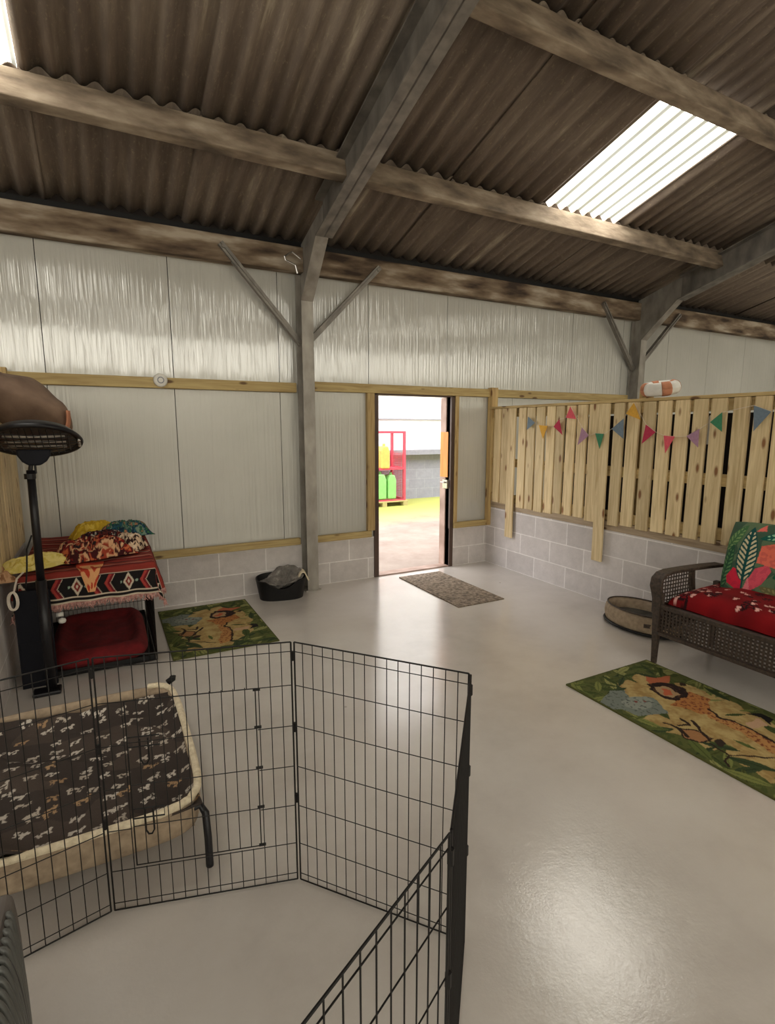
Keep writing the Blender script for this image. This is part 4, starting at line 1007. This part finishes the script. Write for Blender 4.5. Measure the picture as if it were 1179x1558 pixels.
# arms: curved band from leg front over and back
def arm(y, s):
    pts = [(.02, .36), (.015, .46), (-.005, .52), (-.022, .56), (-.012, .61), (.03, .638), (.10, .648), (.3, .645), (.5, .637), (.70, .625)]
    b = MB(); w = .085
    t = .022
    P3 = []
    for i, (x, z) in enumerate(pts):
        a = pts[max(0, i-1)]; c = pts[min(len(pts)-1, i+1)]; dx, dz = c[0]-a[0], c[1]-a[1]; L = math.hypot(dx, dz); nx, nzv = -dz/L, dx/L
        P3.append((x, z, nx, nzv))
    vs = []
    for x, z, nx, nzv in P3:
        for o, yy in ((-t/2, -w/2), (-t/2, w/2), (t/2, w/2), (t/2, -w/2)): vs.append((x+nx*o, y+yy*1.0, z+nzv*o))
    n = len(P3); fs = [(4*i+j, 4*i+(j+1) % 4, 4*i+4+(j+1) % 4, 4*i+4+j) for i in range(n-1) for j in range(4)]+[(3, 2, 1, 0), tuple(4*(n-1)+j for j in range(4))]
    b.add(vs, fs); o = b.build('arm_rest', W, so, smooth=False, bevel=.006)
    b = MB(); b.bar((.40, y, .40), (.36, y, .64), .03, .03, (1, 0, 0)); b.build('arm_upright', W, o)
    lattice((.05, y, .42), (.31, 0, 0), (0, 0, .21), 11, 8, .0085, 'arm_lattice', o)
arm(-.02, 1); arm(-SL+.02, -1)
# seat frame with apron panels
b = MB()
b.box(.0, .035, -SL+.03, -.03, .405, .435); b.box(.0, .03, -SL+.03, -.03, .215, .24)
b.box(SD-.04, SD-.01, -SL+.03, -.03, .38, .43); b.box(.03, SD-.03, -.035, -.01, .40, .43); b.box(.03, SD-.03, -SL+.01, -SL+.035, .40, .43)
b.box(.03, SD-.03, -.03, -.012, .23, .26); b.box(.02, SD-.03, -SL+.03, -.03, .395, .405)
sf = b.build('seat_frame', W, so, bevel=.004)
lattice((.015, -SL+.04, .24), (0, SL-.08, 0), (0, 0, .165), 50, 7, .012, 'front_lattice', so)
lattice((.03, -.02, .25), (SD-.08, 0, 0), (0, 0, .15), 30, 7, .0125, 'side_lattice', so)
# backrest leaning
b = MB(); zb0, zb1 = .42, .93; xb0, xb1 = SD-.06, SD+.03
def backp(s, z): f = (z-zb0)/(zb1-zb0); return Vector((xb0+(xb1-xb0)*f, -s, z))
for s in (.10, SL-.1): b.bar(backp(s, zb0), backp(s, zb1-.02), .035, .03, (0, 1, 0))
pts = [backp(.085+(SL-.17)*i/20, zb1-.03+.03*math.sin(math.pi*i/20)) for i in range(21)]; b.tube(pts, .022, 8)
b.build('back_frame', W, so)
lattice(backp(SL-.1, zb0+.02), backp(.1, zb0)-backp(SL-.1, zb0), backp(0, zb1-.04)-backp(0, zb0+.02), 54, 22, .011, 'back_lattice', so)
# seat cushion
b = MB(); P = []; rs = random.Random(4); sk = [(rs.uniform(0, .6), rs.uniform(0, 1.2), rs.choice([0, 0, 1])) for _ in range(150)]
def seat(u, v):
    x = (u-.5)*.60; y = (v-.5)*1.16
    ex = 1-abs(2*u-1)**6; ey = 1-abs(2*v-1)**8
    x += .012*math.copysign(1, x)*max(0, 1-abs(2*v-1)**8)*(1 if abs(2*u-1) > .9 else 0)*0; z = .125*(max(0, ex*ey))**.42+.014*nz(x*5, y*5)+.012*math.sin(y*9)*ex*ey
    c = mix(rgb(132, 14, 20), rgb(98, 8, 14), .5+nz(x*9, y*9))
    for sx_, sy_, k in sk:
        dx, dy = abs(u*.6-sx_), abs(v*1.2-sy_)
        if dx > .04 or dy > .04: continue
        if k == 0 and (math.hypot(dx, dy) < .011 or min(math.hypot(u*.6-sx_-.014, v*1.2-sy_-a_) for a_ in (-.012, 0, .012)) < .0055): c = rgb(222, 170, 160)
        if k == 1 and math.hypot(dx, dy) < .028 and nz(u*60, v*90) > -.1: c = rgb(38, 8, 12)
    P.append(c); return (x, y, z)
b.grid(110, 170, seat)
b.grid(2, 2, lambda u, v: ((v-.5)*.60, (u-.5)*1.16, 0)); P += [rgb(110, 10, 16)]*9
tag(b.build('seat_cushion', M['print'], smooth=True, paint=P, loc=(3.28+.345, 2.265-SL/2, .436)), 'red printed cushion covering the wicker sofa seat', 'cushion')
# tropical pillow
tp = MB(); P = []
PW, PH = .52, .56
TL = [  # leaf: base, tip, halfwidth, colour, rib colour
 ((.30, .28), (.30, .93), .115, (24, 74, 72), (206, 196, 160)),
 ((.02, .62), (.22, .95), .07, (70, 108, 70), (120, 150, 96)), ((.95, .95), (.40, .80), .07, (28, 90, 78), (150, 196, 160)), ((1.0, .85), (.52, .70), .06, (52, 110, 76), (160, 190, 140)),
 ((.02, .1), (.12, .7), .08, (44, 84, 60), (90, 130, 84)), ((.95, .3), (.6, .12), .09, (58, 84, 56), (100, 120, 76)), ((.9, .12), (.5, .25), .07, (104, 100, 66), (140, 134, 90)), ((.95, .5), (.62, .38), .08, (30, 84, 60), (60, 130, 90))]
FLW = [([(.33, .12), (.12, .22), (.10, .30), (.17, .42), (.22, .40), (.30, .26)], (206, 42, 66)), ([(.33, .12), (.36, .3), (.42, .45), (.55, .52), (.6, .45), (.52, .28)], (214, 84, 100)),
       ([(.42, .52), (.44, .72), (.62, .78), (.95, .72), (1, .58), (.7, .48)], (226, 112, 92)), ([(.33, .88), (.42, .98), (.45, .9)], (226, 110, 100)), ([(.3, .1), (.4, .2), (.36, .34)], (224, 120, 130))]
def pcol(u, v):
    c = rgb(92, 112, 84) if nz(u*6, v*6, 1) > 0 else rgb(66, 90, 72)
    for (b0, t0, hw, lc, rc) in TL[1:]+TL[:1]:
        dx, dy = t0[0]-b0[0], t0[1]-b0[1]; L = math.hypot(dx, dy); ux, uy = dx/L, dy/L
        s = ((u-b0[0])*ux+(v-b0[1])*uy)/L; t = -(u-b0[0])*uy+(v-b0[1])*ux
        if 0 < s < 1:
            w = hw*math.sin(math.pi*min(1, s**.8))**.7
            if abs(t) < w:
                c = rgb(*lc)
                k = (s*L-abs(t)*.9) % .055
                if k < .030 and .012 < abs(t) < w-.012: c = rgb(*rc)
        elif -.2 < s <= 0 and abs(t) < .012 and hw > .1: c = rgb(*lc)
        if (b0, t0) == ((1, .85), (.52, .70)): pass
    for poly, fc in FLW:
        if inpoly(u, v, poly): c = mix(rgb(*fc), rgb(150, 40, 70), .25 if nz(u*20, v*20) > .1 else 0)
    # big leaf again over flowers
    (b0, t0, hw, lc, rc) = TL[0]; s = (v-b0[1])/(t0[1]-b0[1]); t = u-b0[0]
    if -.25 < s < 1:
        w = hw*math.sin(math.pi*min(1, max(0, s)**.8))**.7 if s > 0 else 0
        if abs(t) < max(w, .012):
            c = rgb(*lc); k = (s*.65-abs(t)*.9) % .06
            if s > 0 and k < .032 and .014 < abs(t) < w-.014: c = rgb(*rc)
    return c
def pill(u, v, side):
    a, c = 2*u-1, 2*v-1
    px = a*(1-.06*(1-c*c)*0)-.10*a*(c*c)*-.2; e = max(0, (1-a**4)*(1-c**4))
    xx = a*PW/2*(1-.05*abs(c)**3+.0); zz = c*PH/2*(1-.05*abs(a)**3)
    P.append(pcol(u, v)); return (xx, -side*(.085*e**.5+.004*nz(u*5, v*5)), zz)
tp.grid(150, 150, lambda u, v: pill(u, v, 1)); tp.grid(60, 60, lambda u, v: pill(u, v, -1))
o = tp.build('tropical_cushion', M['print'], smooth=True, paint=P, loc=(3.79, 1.83, .725), rot=(R_(-14), 0, R_(-84)))
tag(o, 'tropical leaf and flower print cushion propped on the wicker sofa', 'cushion')

# ------------------------------------------------------------------ light and camera
w = bpy.data.worlds.new('overcast_sky'); sc.world = w; w.use_nodes = True; nt = w.node_tree
bg = nt.nodes['Background']; bg.inputs[0].default_value = (1, .98, .985, 1); bg.inputs[1].default_value = 4.2
cam = bpy.data.cameras.new('camera'); co = bpy.data.objects.new('camera', cam); COL.objects.link(co)
cam.sensor_fit = 'HORIZONTAL'; cam.sensor_width = 36; cam.lens = 812/1179*36; cam.clip_start = .02
co.location = (0, 0, 1.62); co.rotation_euler = (R_(90-8.889), 0, R_(-27.942)); sc.camera = co
vs_ = sc.view_settings; vs_.view_transform = 'Standard'; vs_.look = 'None'; vs_.gamma = 1; vs_.use_curve_mapping = False; vs_.exposure = .35
